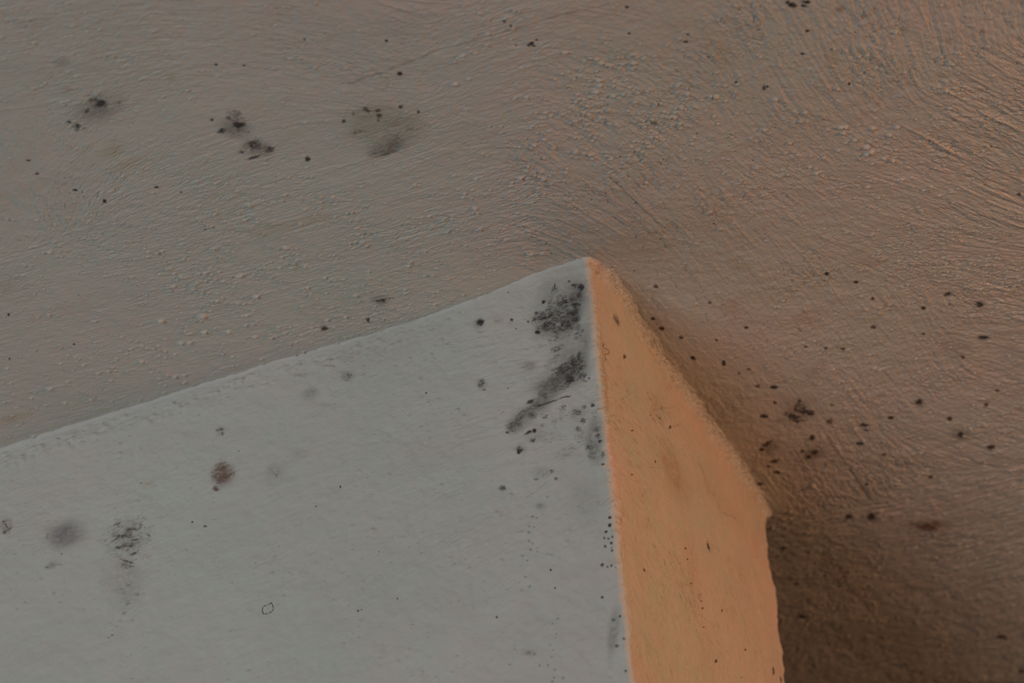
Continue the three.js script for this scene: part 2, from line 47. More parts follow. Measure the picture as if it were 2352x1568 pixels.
const MOULD={
c:[
["smudged grey mould patch near the left top of the ceiling",0,0.5,[[32.17,38.23,1.46,-0.39,0.12,1.26,1.1],[29.15,40.92,0.73,-0.91,0.29,0.55,0.9],[30.61,37.23,1.83,-0.48,0.11,1.12,0.7],[27.01,45.65,1.48,-0.39,0.11,1.14,0.75],[25.19,44.05,0.84,0.0,-0.02,0.86,0.8],[34.75,38.95,3.66,-0.97,0.32,3.1,0.35],[28.11,46.81,2.05,0.01,-0.02,1.16,0.5]]],
["ragged black mould patch, upper of a pair on the ceiling",0,0.35,[[61.65,45.41,1.88,0.01,0.02,1.31,1.3],[58.1,47.42,1.49,-0.84,0.27,1.1,1.0],[61.04,42.66,2.67,1.49,-0.54,2.44,0.6],[61.4,47.73,3.73,1.03,-0.28,2.87,0.45],[59.45,43.09,0.94,0.0,0.01,0.87,0.8]]],
["ragged black mould patch, lower of a pair on the ceiling",0,0.35,[[65.26,52.29,2.44,0.68,-0.19,2.03,0.95],[68.61,53.64,1.23,-0.7,0.29,1.11,0.95],[65.05,56.12,1.97,-0.99,0.13,0.56,1.0],[62.45,54.33,1.33,0.01,0.02,1.03,0.8],[65.75,52.88,4.37,0.62,-0.12,3.24,0.45],[68.49,56.89,1.34,0.01,0.03,1.34,0.45]]],
["small round mould dot beside the ragged pair",1,0.3,[[76.89,56.8,0.86,0.01,0.04,1.19,1.15]]],
["tiny dark mould dot",1,0.3,[[55.81,43.79,0.66,0.0,0.01,0.72,1.15]]],
["speckled brown mould patch with dark upper dots",2,0.45,[[88.77,39.64,0.75,0.0,0.04,0.86,1.15],[91.61,40.08,0.85,0.0,0.05,1.01,1.15],[89.55,40.36,0.66,0.0,0.04,0.86,1.15],[86.39,41.35,0.57,0.0,0.03,0.72,1.15],[96.46,38.96,0.66,0.0,0.04,0.72,1.15],[84.41,43.8,0.57,0.0,0.03,0.72,1.15],[100.32,40.41,0.47,0.0,0.04,0.72,1.15],[91.76,43.26,0.38,0.0,0.02,0.43,1.15],[91.88,41.81,0.95,0.0,0.05,1.01,1.15],[94.33,53.07,5.46,-2.11,0.27,1.29,0.5],[94.69,50.57,4.63,-1.25,0.67,4.08,0.42],[94.38,54.11,3.6,-1.61,0.17,0.71,0.7],[98.72,45.76,1.33,0.01,0.08,1.46,0.5],[87.86,47.01,2.38,-0.77,0.16,0.86,0.6],[90.27,47.9,8.38,-1.78,0.8,5.83,0.2]]],
["small dark mould dot on the ceiling",0,0.25,[[95.72,28.45,0.75,0.0,0.04,0.77,1.15]]],
["small dark mould dot on the ceiling",0,0.25,[[92.33,18.18,0.46,0.0,0.03,0.55,1.15]]],
["small dark mould dot on the ceiling",1,0.25,[[56.56,26.24,0.46,0.0,0.01,0.56,1.15]]],
["small dark mould dot on the ceiling",0,0.25,[[25.98,67.47,0.67,0.01,-0.01,0.6,1.15]]],
["small dark mould dot on the ceiling",0,0.25,[[32.41,71.02,0.57,0.01,-0.01,0.91,1.15]]],
["small dark mould dot on the ceiling",0,0.25,[[54.59,80.63,0.39,0.0,0.0,0.47,1.15]]],
["small dark mould dot on the ceiling",1,0.25,[[49.31,67.83,0.38,0.0,0.0,0.45,1.15]]],
["small dark mould dot on the ceiling",1,0.25,[[43.95,66.12,0.77,0.01,-0.0,0.45,1.15]]],
["small dark mould dot on the ceiling",1,0.25,[[9.88,112.57,0.4,0.01,-0.02,0.66,1.15]]],
["small dark mould dot on the ceiling",1,0.25,[[9.46,129.51,0.4,0.01,-0.02,0.68,1.15]]],
["small dark mould dot on the ceiling",0,0.25,[[24.56,123.83,0.4,0.01,-0.01,0.51,1.15]]],
["small dark mould dot on the ceiling",1,0.25,[[92.81,114.69,0.61,0.01,0.04,0.84,1.15]]],
["small dark mould dot on the ceiling",1,0.25,[[82.77,118.06,0.81,0.01,0.04,1.18,1.15]]],
["small dark mould dot on the ceiling",2,0.25,[[116.8,11.66,0.55,0.0,0.04,0.54,1.15]]],
["small dark mould dot on the ceiling",0,0.25,[[118.3,13.15,0.46,0.0,0.04,0.55,1.15]]],
["small dark mould dot on the ceiling",0,0.25,[[142.59,8.01,0.65,0.0,0.07,0.68,1.15]]],
["small dark mould dot on the ceiling",0,0.25,[[143.91,16.06,0.37,0.0,0.04,0.41,1.15]]],
["small dark mould dot on the ceiling",0,0.25,[[182.32,15.7,0.57,0.0,0.1,0.69,1.15]]],
["small dark mould dot on the ceiling",0,0.25,[[182.23,22.8,0.67,0.0,0.06,0.42,1.15]]],
["small dark mould dot on the ceiling",0,0.25,[[193.93,32.48,0.43,0.0,0.09,0.57,1.15]]],
["small dark mould dot on the ceiling",0,0.25,[[188.38,21.41,0.38,0.0,0.06,0.42,1.15]]],
["small dark mould dot on the ceiling",0,0.25,[[156.59,16.63,0.47,0.0,0.07,0.55,1.15]]],
["small dark mould dot on the ceiling",0,0.25,[[156.4,18.98,0.75,0.0,0.1,0.83,1.15]]],
["small dark mould dot on the ceiling",0,0.25,[[168.92,31.96,0.48,0.0,0.06,0.43,1.15]]],
["small dark mould dot on the ceiling",0,0.25,[[146.04,55.66,0.24,0.0,0.04,0.37,1.15]]],
["small dark mould dot on the ceiling",0,0.25,[[169.89,79.34,0.25,0.0,0.05,0.39,1.15]]],
["small dark mould dot on the ceiling",0,0.25,[[239.21,70.62,0.81,0.01,0.15,0.78,1.15]]],
["small dark mould dot on the ceiling",0,0.25,[[198.96,98.49,0.93,0.01,0.18,1.15,1.15]]],
["small dark mould dot on the ceiling",1,0.25,[[206.37,101.72,0.73,0.01,0.13,0.83,1.15]]],
["small dark mould dot on the ceiling",1,0.25,[[224.27,112.17,0.74,0.01,0.15,0.85,1.15]]],
["small dark mould dot on the ceiling",3,0.25,[[211.37,108.28,0.73,0.01,0.16,1.01,1.15]]],
["small dark mould dot on the ceiling",3,0.25,[[213.38,119.31,0.95,0.02,0.17,1.03,1.15]]],
["small dark mould dot on the ceiling",1,0.25,[[226.06,122.44,0.64,0.01,0.12,0.69,1.15]]],
["small dark mould dot on the ceiling",0,0.25,[[182.71,119.16,0.73,0.01,0.11,0.86,1.15]]],
["small dark mould dot on the ceiling",0,0.25,[[167.79,123.53,0.73,0.01,0.1,0.86,1.15]]],
["small dark mould dot on the ceiling",0,0.25,[[171.58,131.56,0.85,0.02,0.13,1.05,1.15]]],
["small dark mould dot on the ceiling",1,0.25,[[179.25,133.8,0.64,0.01,0.2,1.58,1.15]]],
["small dark mould dot on the ceiling",3,0.25,[[188.87,143.71,1.07,0.02,0.15,1.08,1.15]]],
["small dark mould dot on the ceiling",0,0.25,[[192.89,144.15,1.29,0.03,0.15,1.08,1.15]]],
["small dark mould dot on the ceiling",0,0.25,[[192.25,156.63,1.31,0.03,0.15,1.1,1.15]]],
["small dark mould dot on the ceiling",1,0.25,[[208.86,158.64,1.31,0.03,0.23,1.48,1.15]]],
["small dark mould dot on the ceiling",0,0.25,[[217.9,160.5,1.76,0.04,0.18,1.12,1.15]]],
["small dark mould dot on the ceiling",0,0.25,[[218.78,162.56,0.88,0.02,0.12,0.75,1.15]]],
["small dark mould dot on the ceiling",0,0.25,[[205.54,165.61,0.88,0.02,0.22,1.5,1.15]]],
["small dark mould dot on the ceiling",1,0.25,[[223.92,157.12,0.99,0.02,0.19,1.11,1.15]]],
["small dark mould dot on the ceiling",0,0.25,[[218.09,168.52,1.11,0.03,0.18,1.13,1.15]]],
["small dark mould dot on the ceiling",1,0.25,[[238.84,157.81,0.88,0.02,0.24,1.3,1.15]]],
["small dark mould dot on the ceiling",0,0.25,[[251.69,170.42,1.46,0.03,0.25,1.33,1.15]]],
["small dark mould dot on the ceiling",3,0.25,[[247.1,152.11,0.77,0.02,0.21,1.1,1.15]]],
["small dark mould dot on the ceiling",0,0.25,[[238.65,183.49,0.79,0.02,0.21,1.17,1.15]]],
["small dark mould dot on the ceiling",0,0.25,[[205.55,215.96,1.15,0.03,0.15,1.03,1.15]]],
["small dark mould dot on the ceiling",0,0.25,[[222.63,186.38,0.68,0.02,0.16,0.98,1.15]]],
["small dark mould dot on the ceiling",1,0.25,[[195.2,186.26,1.34,0.03,0.11,0.78,1.15]]],
["small dark mould dot on the ceiling",0,0.25,[[242.83,164.58,1.0,0.02,0.28,1.5,1.15]]],
["small dark mould dot on the ceiling",0,0.25,[[229.88,150.48,1.2,0.02,0.29,1.64,1.15]]],
["small dark mould dot on the ceiling",0,0.25,[[237.64,111.19,1.27,0.02,0.26,1.36,1.15]]],
["small dark mould dot on the ceiling",0,0.25,[[241.09,124.42,1.71,0.03,0.2,1.04,1.15]]],
["small dark mould dot on the ceiling",3,0.25,[[176.24,124.19,0.53,0.01,0.09,0.69,1.15]]],
["small dark mould dot on the ceiling",3,0.25,[[185.77,136.55,0.75,0.01,0.12,0.88,1.15]]],
["small dark mould dot on the ceiling",3,0.25,[[198.24,127.16,0.64,0.01,0.1,0.7,1.15]]],
["small dark mould dot on the ceiling",3,0.25,[[203.06,127.59,0.64,0.01,0.11,0.7,1.15]]],
["small dark mould dot on the ceiling",3,0.25,[[207.34,127.83,0.85,0.01,0.11,0.7,1.15]]],
["small dark mould dot on the ceiling",3,0.25,[[208.29,151.31,0.65,0.01,0.11,0.73,1.15]]],
["small dark mould dot on the ceiling",1,0.25,[[162.74,120.54,0.83,0.01,0.14,1.2,1.15]]],
["small dark mould dot on the ceiling",1,0.25,[[160.28,117.1,0.73,0.01,0.09,0.85,1.15]]],
["small dark mould dot on the ceiling",3,0.25,[[172.87,109.72,0.62,0.01,0.1,0.84,1.15]]],
["small dark mould dot on the ceiling",3,0.25,[[224.91,173.01,0.89,0.02,0.16,0.95,1.15]]],
["small dark mould dot on the ceiling",3,0.25,[[194.18,151.02,0.65,0.01,0.13,0.91,1.15]]],
["small dark mould dot on the ceiling",3,0.25,[[183.55,138.28,0.53,0.01,0.09,0.71,1.15]]],
["small dark mould dot on the ceiling",3,0.25,[[248.73,146.33,0.88,0.02,0.17,0.91,1.15]]],
["small dark mould dot on the ceiling",3,0.25,[[237.42,132.21,0.86,0.02,0.2,1.06,1.15]]],
["small dark mould dot on the ceiling",1,0.25,[[154.05,99.54,0.41,0.01,0.05,0.49,1.15]]],
["small dark mould dot on the ceiling",3,0.25,[[159.66,105.04,0.72,0.01,0.09,0.83,1.15]]],
["small dark mould dot on the ceiling",1,0.25,[[211.55,233.57,0.94,0.03,0.12,0.85,1.15]]],
["small dark mould dot on the ceiling",1,0.25,[[215.01,249.27,1.43,0.05,0.19,1.31,1.15]]],
["small dark mould dot on the ceiling",0,0.25,[[220.51,201.46,1.37,0.04,0.25,1.6,1.15]]],
["small dark mould dot on the ceiling",1,0.25,[[271.91,260.47,1.95,0.07,0.26,1.34,1.15]]],
["small dark mould dot on the ceiling",0,0.25,[[280.99,278.82,1.73,0.07,0.27,1.38,1.15]]],
["small dark mould dot on the ceiling",3,0.25,[[17.88,61.71,0.57,0.0,-0.01,0.45,1.15]]],
["small dark mould dot on the ceiling",3,0.25,[[16.23,57.1,0.75,0.01,-0.02,0.52,1.15]]],
["small dark mould dot on the ceiling",1,0.25,[[75.14,18.15,0.37,0.0,0.01,0.41,1.15]]],
["small dark mould dot on the ceiling",1,0.25,[[62.46,26.4,0.46,0.0,0.01,0.42,1.15]]],
["small dark mould dot on the ceiling",0,0.25,[[124.22,17.68,0.46,0.0,0.03,0.41,1.15]]],
["small dark mould dot on the ceiling",0,0.25,[[119.99,19.33,0.37,0.0,0.03,0.41,1.15]]],
["small dark mould dot on the ceiling",1,0.25,[[162.32,48.33,0.29,0.0,0.05,0.44,1.15]]],
["cluster of three black mould specks on the ceiling",0,0.25,[[123.21,18.92,0.74,0.0,0.07,0.83,1.15],[122.69,19.33,0.47,0.0,0.05,0.55,1.15],[123.81,19.47,0.37,0.0,0.03,0.41,1.15]]],
["dark mould spot at the top edge of the ceiling, left of two",0,0.3,[[177.85,7.61,1.34,0.33,0.02,1.07,1.15],[176.62,6.8,0.75,0.0,0.1,0.68,1.15]]],
["dark mould spot at the top edge of the ceiling, right of two",0,0.3,[[180.7,6.66,1.31,0.0,0.12,0.81,1.15],[180.23,7.88,0.84,0.0,0.1,0.68,1.15]]],
["crusty black mould dot beside a paint nodule",0,0.25,[[175.39,33.84,0.77,0.0,0.14,1.01,1.15],[175.98,33.27,0.48,0.0,0.08,0.57,1.15]]],
["granular round mould dot standing alone on the ceiling",0,0.22,[[152.42,44.75,1.25,0.01,0.16,1.47,0.75]]],
["sharp black mould speck on the warm side of the ceiling",0,0.25,[[229.32,107.03,1.26,0.02,0.18,1.01,1.15],[228.68,107.52,0.73,0.01,0.12,0.67,1.15]]],
["large hairy black mould colony right of the wall end",0,0.6,[[200.81,153.52,2.45,1.43,-0.19,2.74,1.05],[199.3,156.6,2.91,0.89,0.07,1.81,0.95],[203.39,154.85,1.79,1.04,-0.12,1.72,1.0],[200.12,150.24,0.98,0.02,0.27,1.82,0.8],[197.86,155.65,1.52,0.03,0.18,1.29,0.9],[201.21,158.48,3.36,0.84,0.08,1.28,0.7]]],
["pair of brown mould streaks below the hairy colony",1,0.5,[[194.76,168.54,1.48,-1.65,0.54,1.15,1.15],[193.72,171.33,0.99,0.02,0.16,1.13,1.15]]],
["loose group of brown mould blotches by the fillet of the wall end",1,0.5,[[207.04,172.03,0.98,-1.11,0.64,1.32,1.15],[206.02,174.08,0.82,-0.93,0.48,1.0,1.15],[197.69,176.16,1.46,-0.43,0.32,1.32,1.15],[198.92,180.96,1.45,0.04,0.14,0.96,1.15],[203.91,171.76,0.77,0.02,0.14,0.95,1.15],[196.35,178.41,0.67,0.02,0.11,0.77,1.15]]],
["dark red-brown stain in the shaded part of the ceiling",3,0.6,[[241.94,206.67,3.13,-0.4,0.46,2.02,0.9],[244.0,205.32,1.34,-0.92,0.66,1.72,0.8]]],
["soft dark mould spot in the shaded part of the ceiling",0,0.5,[[226.57,201.63,1.49,0.04,0.29,1.81,1.15]]],
["dark mould speck with a fine hair above the wall edge",0,0.3,[[95.71,107.26,1.42,0.02,0.06,1.16,1.0],[94.8,107.41,0.81,0.01,0.03,0.66,1.15],[97.49,106.46,1.61,-0.11,0.02,0.2,1.2]]]],
w:[
["black upper mould colony at the corner edge of the wall face",0,0.4,[[-2.52,7.44,1.15,0.43,-0.1,1.1,1.3],[-4.07,6.61,1.05,0.39,-0.07,0.73,1.0],[-5.14,5.2,0.53,0.19,-0.04,0.49,1.0],[-3.11,9.24,0.81,0.47,-0.41,1.58,1.05],[-4.58,9.95,1.68,0.27,0.07,1.14,0.75],[-8.91,6.09,1.68,0.62,-0.11,1.23,0.7],[-8.83,5.23,0.2,0.12,-0.29,1.14,1.2],[-11.82,8.42,0.74,0.27,-0.06,0.73,1.15],[-7.62,10.09,2.5,-0.72,0.43,1.25,0.8],[-10.69,10.48,1.73,-0.5,0.39,1.12,0.85],[-4.1,11.77,1.46,0.54,-0.09,0.97,1.0],[-13.96,10.54,0.87,-0.25,0.26,0.75,1.0],[-5.22,13.49,2.09,0.33,0.08,1.26,0.8],[-11.54,12.8,2.69,0.03,0.13,0.76,1.05],[-4.65,15.57,1.63,-0.09,0.25,1.26,0.95],[-11.27,14.78,3.53,0.19,0.24,1.78,0.85],[-13.97,15.92,0.74,0.27,-0.05,0.61,1.2],[-16.04,12.04,0.53,0.19,-0.05,0.61,1.0],[-7.58,15.75,4.07,-0.22,0.77,3.79,0.62],[-13.19,11.82,2.89,-0.83,1.14,3.23,0.62],[-8.83,11.54,5.76,-1.65,1.56,4.47,0.55],[-4.14,19.48,1.66,0.6,-0.32,3.59,0.62],[-9.7,19.09,2.69,0.14,0.17,1.26,0.5],[-7.26,18.35,3.04,-0.17,0.36,1.76,0.4]]],
["grey middle mould colony by the corner edge of the wall face",0,0.35,[[-4.71,25.82,0.9,0.51,-0.46,1.77,0.85],[-6.1,27.04,1.65,0.59,-0.17,1.9,0.8],[-9.94,24.44,3.04,-0.17,0.26,1.25,0.6],[-7.54,31.18,1.54,-0.86,0.76,1.48,1.05],[-4.36,31.33,1.23,0.44,-0.13,1.41,0.85],[-8.16,28.51,5.18,0.78,0.2,3.2,0.58],[-4.44,32.27,1.34,1.45,-0.36,0.5,0.8],[-5.46,28.25,2.68,0.96,-0.42,4.73,0.62],[-2.88,32.58,0.41,0.15,-0.04,0.47,1.1],[-9.92,21.73,2.64,-0.15,0.26,1.25,0.5]]],
["long dark mould smear sloping down from the corner edge",2,0.35,[[-14.12,33.35,1.76,0.62,-0.15,1.77,0.9],[-17.28,34.07,1.31,-0.08,0.16,0.74,1.25],[-12.53,32.21,3.43,-0.21,0.42,1.97,0.65],[-16.78,35.82,2.36,-0.98,0.52,1.17,0.7],[-19.51,36.44,2.63,-1.32,0.51,1.04,0.7],[-22.07,39.17,2.49,0.86,-0.2,2.58,0.68],[-23.56,40.35,0.52,0.18,-0.04,0.47,1.1],[-20.45,37.56,1.63,-1.47,0.74,1.03,0.65],[-17.24,37.47,1.66,0.58,-0.13,1.64,0.7],[-9.6,32.88,2.94,-0.5,0.34,1.22,0.6],[-11.57,30.97,4.52,-0.77,0.69,2.45,0.62]]],
["scattered mould dots under the long smear",0,0.35,[[-17.08,42.1,0.62,0.21,-0.06,0.7,1.1],[-18.58,42.18,1.31,-0.08,0.13,0.61,0.85],[-15.1,41.23,0.77,-0.43,0.59,1.12,0.6],[-17.81,44.48,0.94,-0.27,0.26,0.71,0.7],[-6.58,40.71,1.43,0.5,-0.09,1.05,0.85],[-4.72,40.03,0.82,0.29,-0.06,0.7,0.8],[-5.26,43.57,0.92,0.32,-0.09,1.04,0.75],[-6.68,45.34,1.19,-0.08,0.23,1.09,0.8],[-14.39,39.07,1.45,0.5,-0.08,0.94,0.5],[-9.86,38.24,1.6,-0.1,0.21,0.98,0.45]]],
["pale speckled growth between the smear and the corner edge",5,0.4,[[-10.32,41.09,3.89,-0.67,0.82,2.89,0.5],[-13.8,44.67,3.31,-0.57,0.76,2.64,0.48],[-5.61,47.49,2.64,0.91,-0.31,3.45,0.5],[-10.1,50.7,3.86,-0.68,0.75,2.61,0.42],[-15.65,54.12,2.98,-0.2,0.41,1.91,0.5],[-10.54,25.21,3.64,-0.21,0.67,3.24,0.5],[-13.9,20.3,3.05,-0.17,0.42,2.01,0.42]]],
["blotchy mould strip along the corner edge",0,0.4,[[-2.64,40.28,0.82,0.29,-0.06,0.7,1.0],[-2.2,46.89,1.01,0.35,-0.11,1.15,0.7],[-2.26,48.65,0.91,0.31,-0.11,1.15,0.65],[-1.89,50.32,0.71,0.24,-0.06,0.69,0.9],[-4.35,50.89,1.83,0.26,0.09,1.43,0.6],[-2.59,43.18,1.02,0.35,-0.13,1.39,0.55],[-1.53,54.22,0.61,0.21,-0.13,1.37,0.8],[-1.67,56.86,0.4,0.14,-0.06,0.68,1.0],[-4.05,53.35,1.42,0.48,-0.15,1.6,0.5]]],
["round grey mould dot under the smear",0,0.3,[[-21.0,45.9,1.03,0.35,-0.08,1.04,0.85],[-21.38,46.6,0.52,0.18,-0.05,0.58,1.15]]],
["dark round mould dot left of the upper colony",0,0.35,[[-27.94,7.45,0.98,0.79,-0.54,1.23,1.1]]],
["faint grey mould dot beside the dark round one",5,0.3,[[-23.21,8.8,1.6,0.58,-0.1,1.35,0.6]]],
["speckled round mould dot left of the middle colony",0,0.3,[[-28.76,24.88,1.27,0.45,-0.12,1.68,0.75],[-28.25,26.79,0.63,0.22,-0.03,0.48,0.8]]],
["faint greenish mould dot left of the middle colony",5,0.3,[[-16.7,24.24,1.67,0.6,-0.11,1.32,0.65],[-17.98,24.03,0.94,0.34,-0.05,0.6,0.5]]],
["ring of fine grey mould under the ceiling bead",2,0.3,[[-61.7,10.46,0.99,0.35,-0.06,1.24,0.6],[-62.95,10.77,0.99,0.35,-0.03,0.62,0.5],[-62.1,11.83,1.1,0.39,-0.02,0.5,0.6]]],
["faint feathery mould mark under the ceiling bead",5,0.3,[[-71.47,12.3,1.58,-0.45,0.41,1.02,0.55],[-72.5,12.57,1.11,0.39,-0.03,0.74,0.5]]],
["small feathery dark mould mark on the wall face",2,0.3,[[-94.98,14.67,0.95,0.72,-0.17,0.42,0.9],[-94.78,15.99,0.45,0.16,-0.02,1.0,0.9],[-96.01,14.56,0.68,0.24,-0.01,0.37,0.8]]],
["rough red-brown mould patch on the wall face",3,0.4,[[-94.8,26.08,2.51,1.87,-0.83,2.04,0.85],[-95.65,28.27,2.68,2.63,-1.29,1.91,0.85],[-96.85,30.94,1.35,0.45,-0.03,1.22,0.8],[-93.37,27.8,2.77,-0.16,0.5,1.79,0.7]]],
["faint lavender mould smudge right of the red-brown patch",4,0.3,[[-81.65,31.53,2.66,0.9,-0.08,2.3,0.5],[-81.24,32.77,0.44,0.15,-0.03,0.73,0.9]]],
["broad lavender grey mould smudge on the wall face",4,0.3,[[-136.47,30.83,5.46,-0.31,1.29,4.12,0.5],[-141.38,29.71,0.59,0.19,0.01,1.24,0.7],[-137.6,35.87,0.35,0.11,0.0,0.37,1.2],[-136.71,29.39,3.37,0.15,0.49,2.07,0.55]]],
["cracked greenish mould patch with lifted paint flakes",2,0.55,[[-122.8,32.37,1.53,-0.03,0.11,0.39,0.9],[-119.14,35.18,2.95,0.53,0.08,0.63,0.75],[-116.85,35.56,1.3,-0.95,0.24,0.34,0.9],[-120.3,36.87,3.84,1.84,-0.12,0.81,0.8],[-123.51,36.55,1.7,-0.17,0.13,0.38,0.9],[-118.02,38.35,1.6,0.52,-0.0,0.61,1.0],[-122.6,39.04,1.35,0.69,-0.1,0.57,0.95],[-119.63,39.29,3.8,0.38,0.18,1.01,0.75],[-118.62,42.04,1.29,-0.08,0.19,0.63,0.9],[-114.59,38.26,0.85,0.61,-0.12,0.3,0.9],[-120.0,43.77,2.19,1.33,-0.09,0.32,0.85],[-120.06,35.48,5.71,1.88,-0.03,4.87,0.4],[-120.35,45.11,2.73,0.88,-0.01,1.44,0.5]]],
["thin trail of mould flecks below the cracked patch",5,0.4,[[-119.81,50.33,0.91,0.29,-0.0,0.3,1.15],[-117.68,53.4,0.79,0.25,-0.01,0.83,0.7],[-121.52,50.98,0.57,0.18,-0.0,0.24,1.15],[-120.18,55.45,1.28,-0.08,0.11,0.37,0.8],[-121.1,57.77,0.78,-0.44,0.36,0.57,0.9],[-122.92,60.51,0.89,0.12,0.1,0.61,0.8],[-124.28,62.55,0.68,0.21,-0.0,0.35,1.15],[-122.11,55.91,3.38,1.07,-0.01,2.37,0.42],[-120.96,53.3,2.71,0.86,-0.02,3.09,0.4]]],
["small greenish mould mark below the lavender smudge",5,0.3,[[-139.91,38.42,1.34,0.06,0.22,0.89,0.7],[-141.41,38.54,0.7,0.23,0.0,0.49,1.15]]],
["branching brown mould mark at the left edge of the wall face",2,0.3,[[-152.53,23.06,0.61,1.28,-0.31,0.09,1.0],[-151.56,24.38,0.81,-0.23,0.18,0.38,0.9],[-152.73,24.99,0.59,0.2,0.02,1.0,0.8],[-153.26,21.82,0.6,0.2,0.01,0.38,1.15]]],
["thin dark ring left by a popped paint blister",2,0.2,[[-86.01,68.1,-0.06,-0.63,0.2,0.03,1.2],[-85.87,67.33,0.26,-0.52,0.19,0.15,1.2],[-85.26,67.0,0.63,0.03,0.04,0.23,1.2],[-84.49,66.95,0.51,-0.11,0.09,0.22,1.2],[-83.94,66.72,0.37,-0.26,0.14,0.2,1.2],[-83.57,66.95,0.23,0.61,-0.19,0.04,1.2],[-83.32,67.85,0.13,0.71,-0.2,-0.01,1.2],[-83.4,68.63,-0.27,0.45,-0.18,-0.16,1.2],[-84.02,69.02,-0.62,0.13,-0.09,-0.22,1.2],[-85.0,69.11,-0.73,0.0,-0.05,-0.23,1.2],[-85.76,68.82,-0.34,-0.49,0.15,-0.11,1.2]]],
["tiny dark speck on the wall face",0,0.2,[[-103.23,38.23,0.36,0.12,-0.01,0.34,1.15]]],
["tiny dark speck on the wall face",2,0.2,[[-99.88,40.55,0.63,0.21,-0.01,0.48,1.15]]],
["tiny dark speck on the wall face",0,0.2,[[-65.36,40.92,0.26,0.09,-0.02,0.38,1.15]]],
["tiny dark speck on the wall face",2,0.2,[[-62.47,75.6,0.42,0.13,-0.02,0.45,1.15]]],
["tiny dark speck on the wall face",0,0.2,[[-16.33,79.52,0.32,0.1,-0.03,0.35,1.15]]],
["tiny dark speck on the wall face",2,0.2,[[-29.59,87.79,0.4,0.13,-0.03,0.44,1.15]]],
["tiny dark speck on the wall face",0,0.2,[[-52.87,75.33,0.21,0.07,-0.02,0.4,1.15]]],
["tiny dark speck on the wall face",2,0.2,[[-90.62,22.55,0.36,0.12,-0.01,0.2,1.15]]],
["tiny dark speck on the wall face",2,0.2,[[-116.51,22.72,0.37,0.12,-0.0,0.2,1.15]]],
["tiny dark speck on the wall face",2,0.2,[[-20.12,9.92,0.51,0.19,-0.04,0.49,1.15]]],
["tiny dark speck on the wall face",2,0.2,[[-20.38,1.97,0.34,0.13,-0.02,0.3,1.15]]],
["tiny dark speck on the wall face",0,0.2,[[-19.15,12.91,0.25,0.09,-0.02,0.24,1.15]]],
["tiny dark speck on the wall face",0,0.2,[[-22.43,28.48,0.25,0.09,-0.02,0.29,1.15]]],
["tiny dark speck on the wall face",0,0.2,[[-42.59,22.6,0.43,0.15,-0.02,0.29,1.15]]],
["tiny dark speck on the wall face",0,0.2,[[-71.58,44.5,0.22,0.07,-0.01,0.28,1.15]]],
["tiny dark speck on the wall face",0,0.2,[[-61.62,75.64,0.25,0.08,-0.01,0.27,1.15]]],
["tiny dark speck on the wall face",0,0.2,[[-15.63,84.59,0.24,0.08,-0.02,0.26,1.15]]],
["tiny dark speck on the wall face",0,0.2,[[-56.61,61.75,0.25,0.08,-0.01,0.18,1.15]]],
["tiny dark speck on the wall face",0,0.2,[[-46.63,65.23,0.21,0.07,-0.01,0.18,1.15]]],
["soft grey mould dot on the lower wall face",2,0.3,[[-26.02,54.51,1.14,0.38,-0.07,0.92,0.72]]],
["soft grey mould dot on the lower wall face",2,0.3,[[-12.94,56.8,0.61,0.21,-0.06,0.68,0.72]]],
["soft grey mould dot on the lower wall face",2,0.3,[[-13.78,54.4,0.71,0.24,-0.06,0.69,0.72]]],
["soft grey mould dot on the lower wall face",2,0.3,[[-17.82,54.92,0.92,0.31,-0.05,0.57,0.72]]],
["soft grey mould dot on the lower wall face",2,0.3,[[-27.47,100.41,0.7,0.21,-0.04,0.54,0.72]]],
["upper chain of small grey mould dots running down the wall face",5,0.2,[[-19.45,64.53,0.51,0.17,-0.04,0.51,0.95],[-18.46,65.21,0.41,0.13,-0.03,0.41,0.95],[-20.37,66.89,0.51,0.17,-0.04,0.51,0.95],[-19.27,67.48,0.36,0.12,-0.03,0.35,0.95],[-20.6,68.43,0.41,0.13,-0.03,0.4,0.95],[-20.68,70.7,0.46,0.15,-0.04,0.45,0.95],[-20.01,71.49,0.41,0.13,-0.03,0.4,0.95],[-20.54,72.92,0.46,0.15,-0.04,0.45,0.95],[-22.5,74.0,0.41,0.13,-0.03,0.4,0.95],[-21.49,75.58,0.4,0.13,-0.03,0.4,0.95],[-17.38,62.31,0.81,0.27,-0.07,0.81,0.95],[-15.47,60.74,0.41,0.14,-0.03,0.41,0.95],[-18.97,74.01,0.3,0.1,-0.02,0.3,0.95],[-15.71,75.86,0.3,0.1,-0.03,0.3,0.95]]],
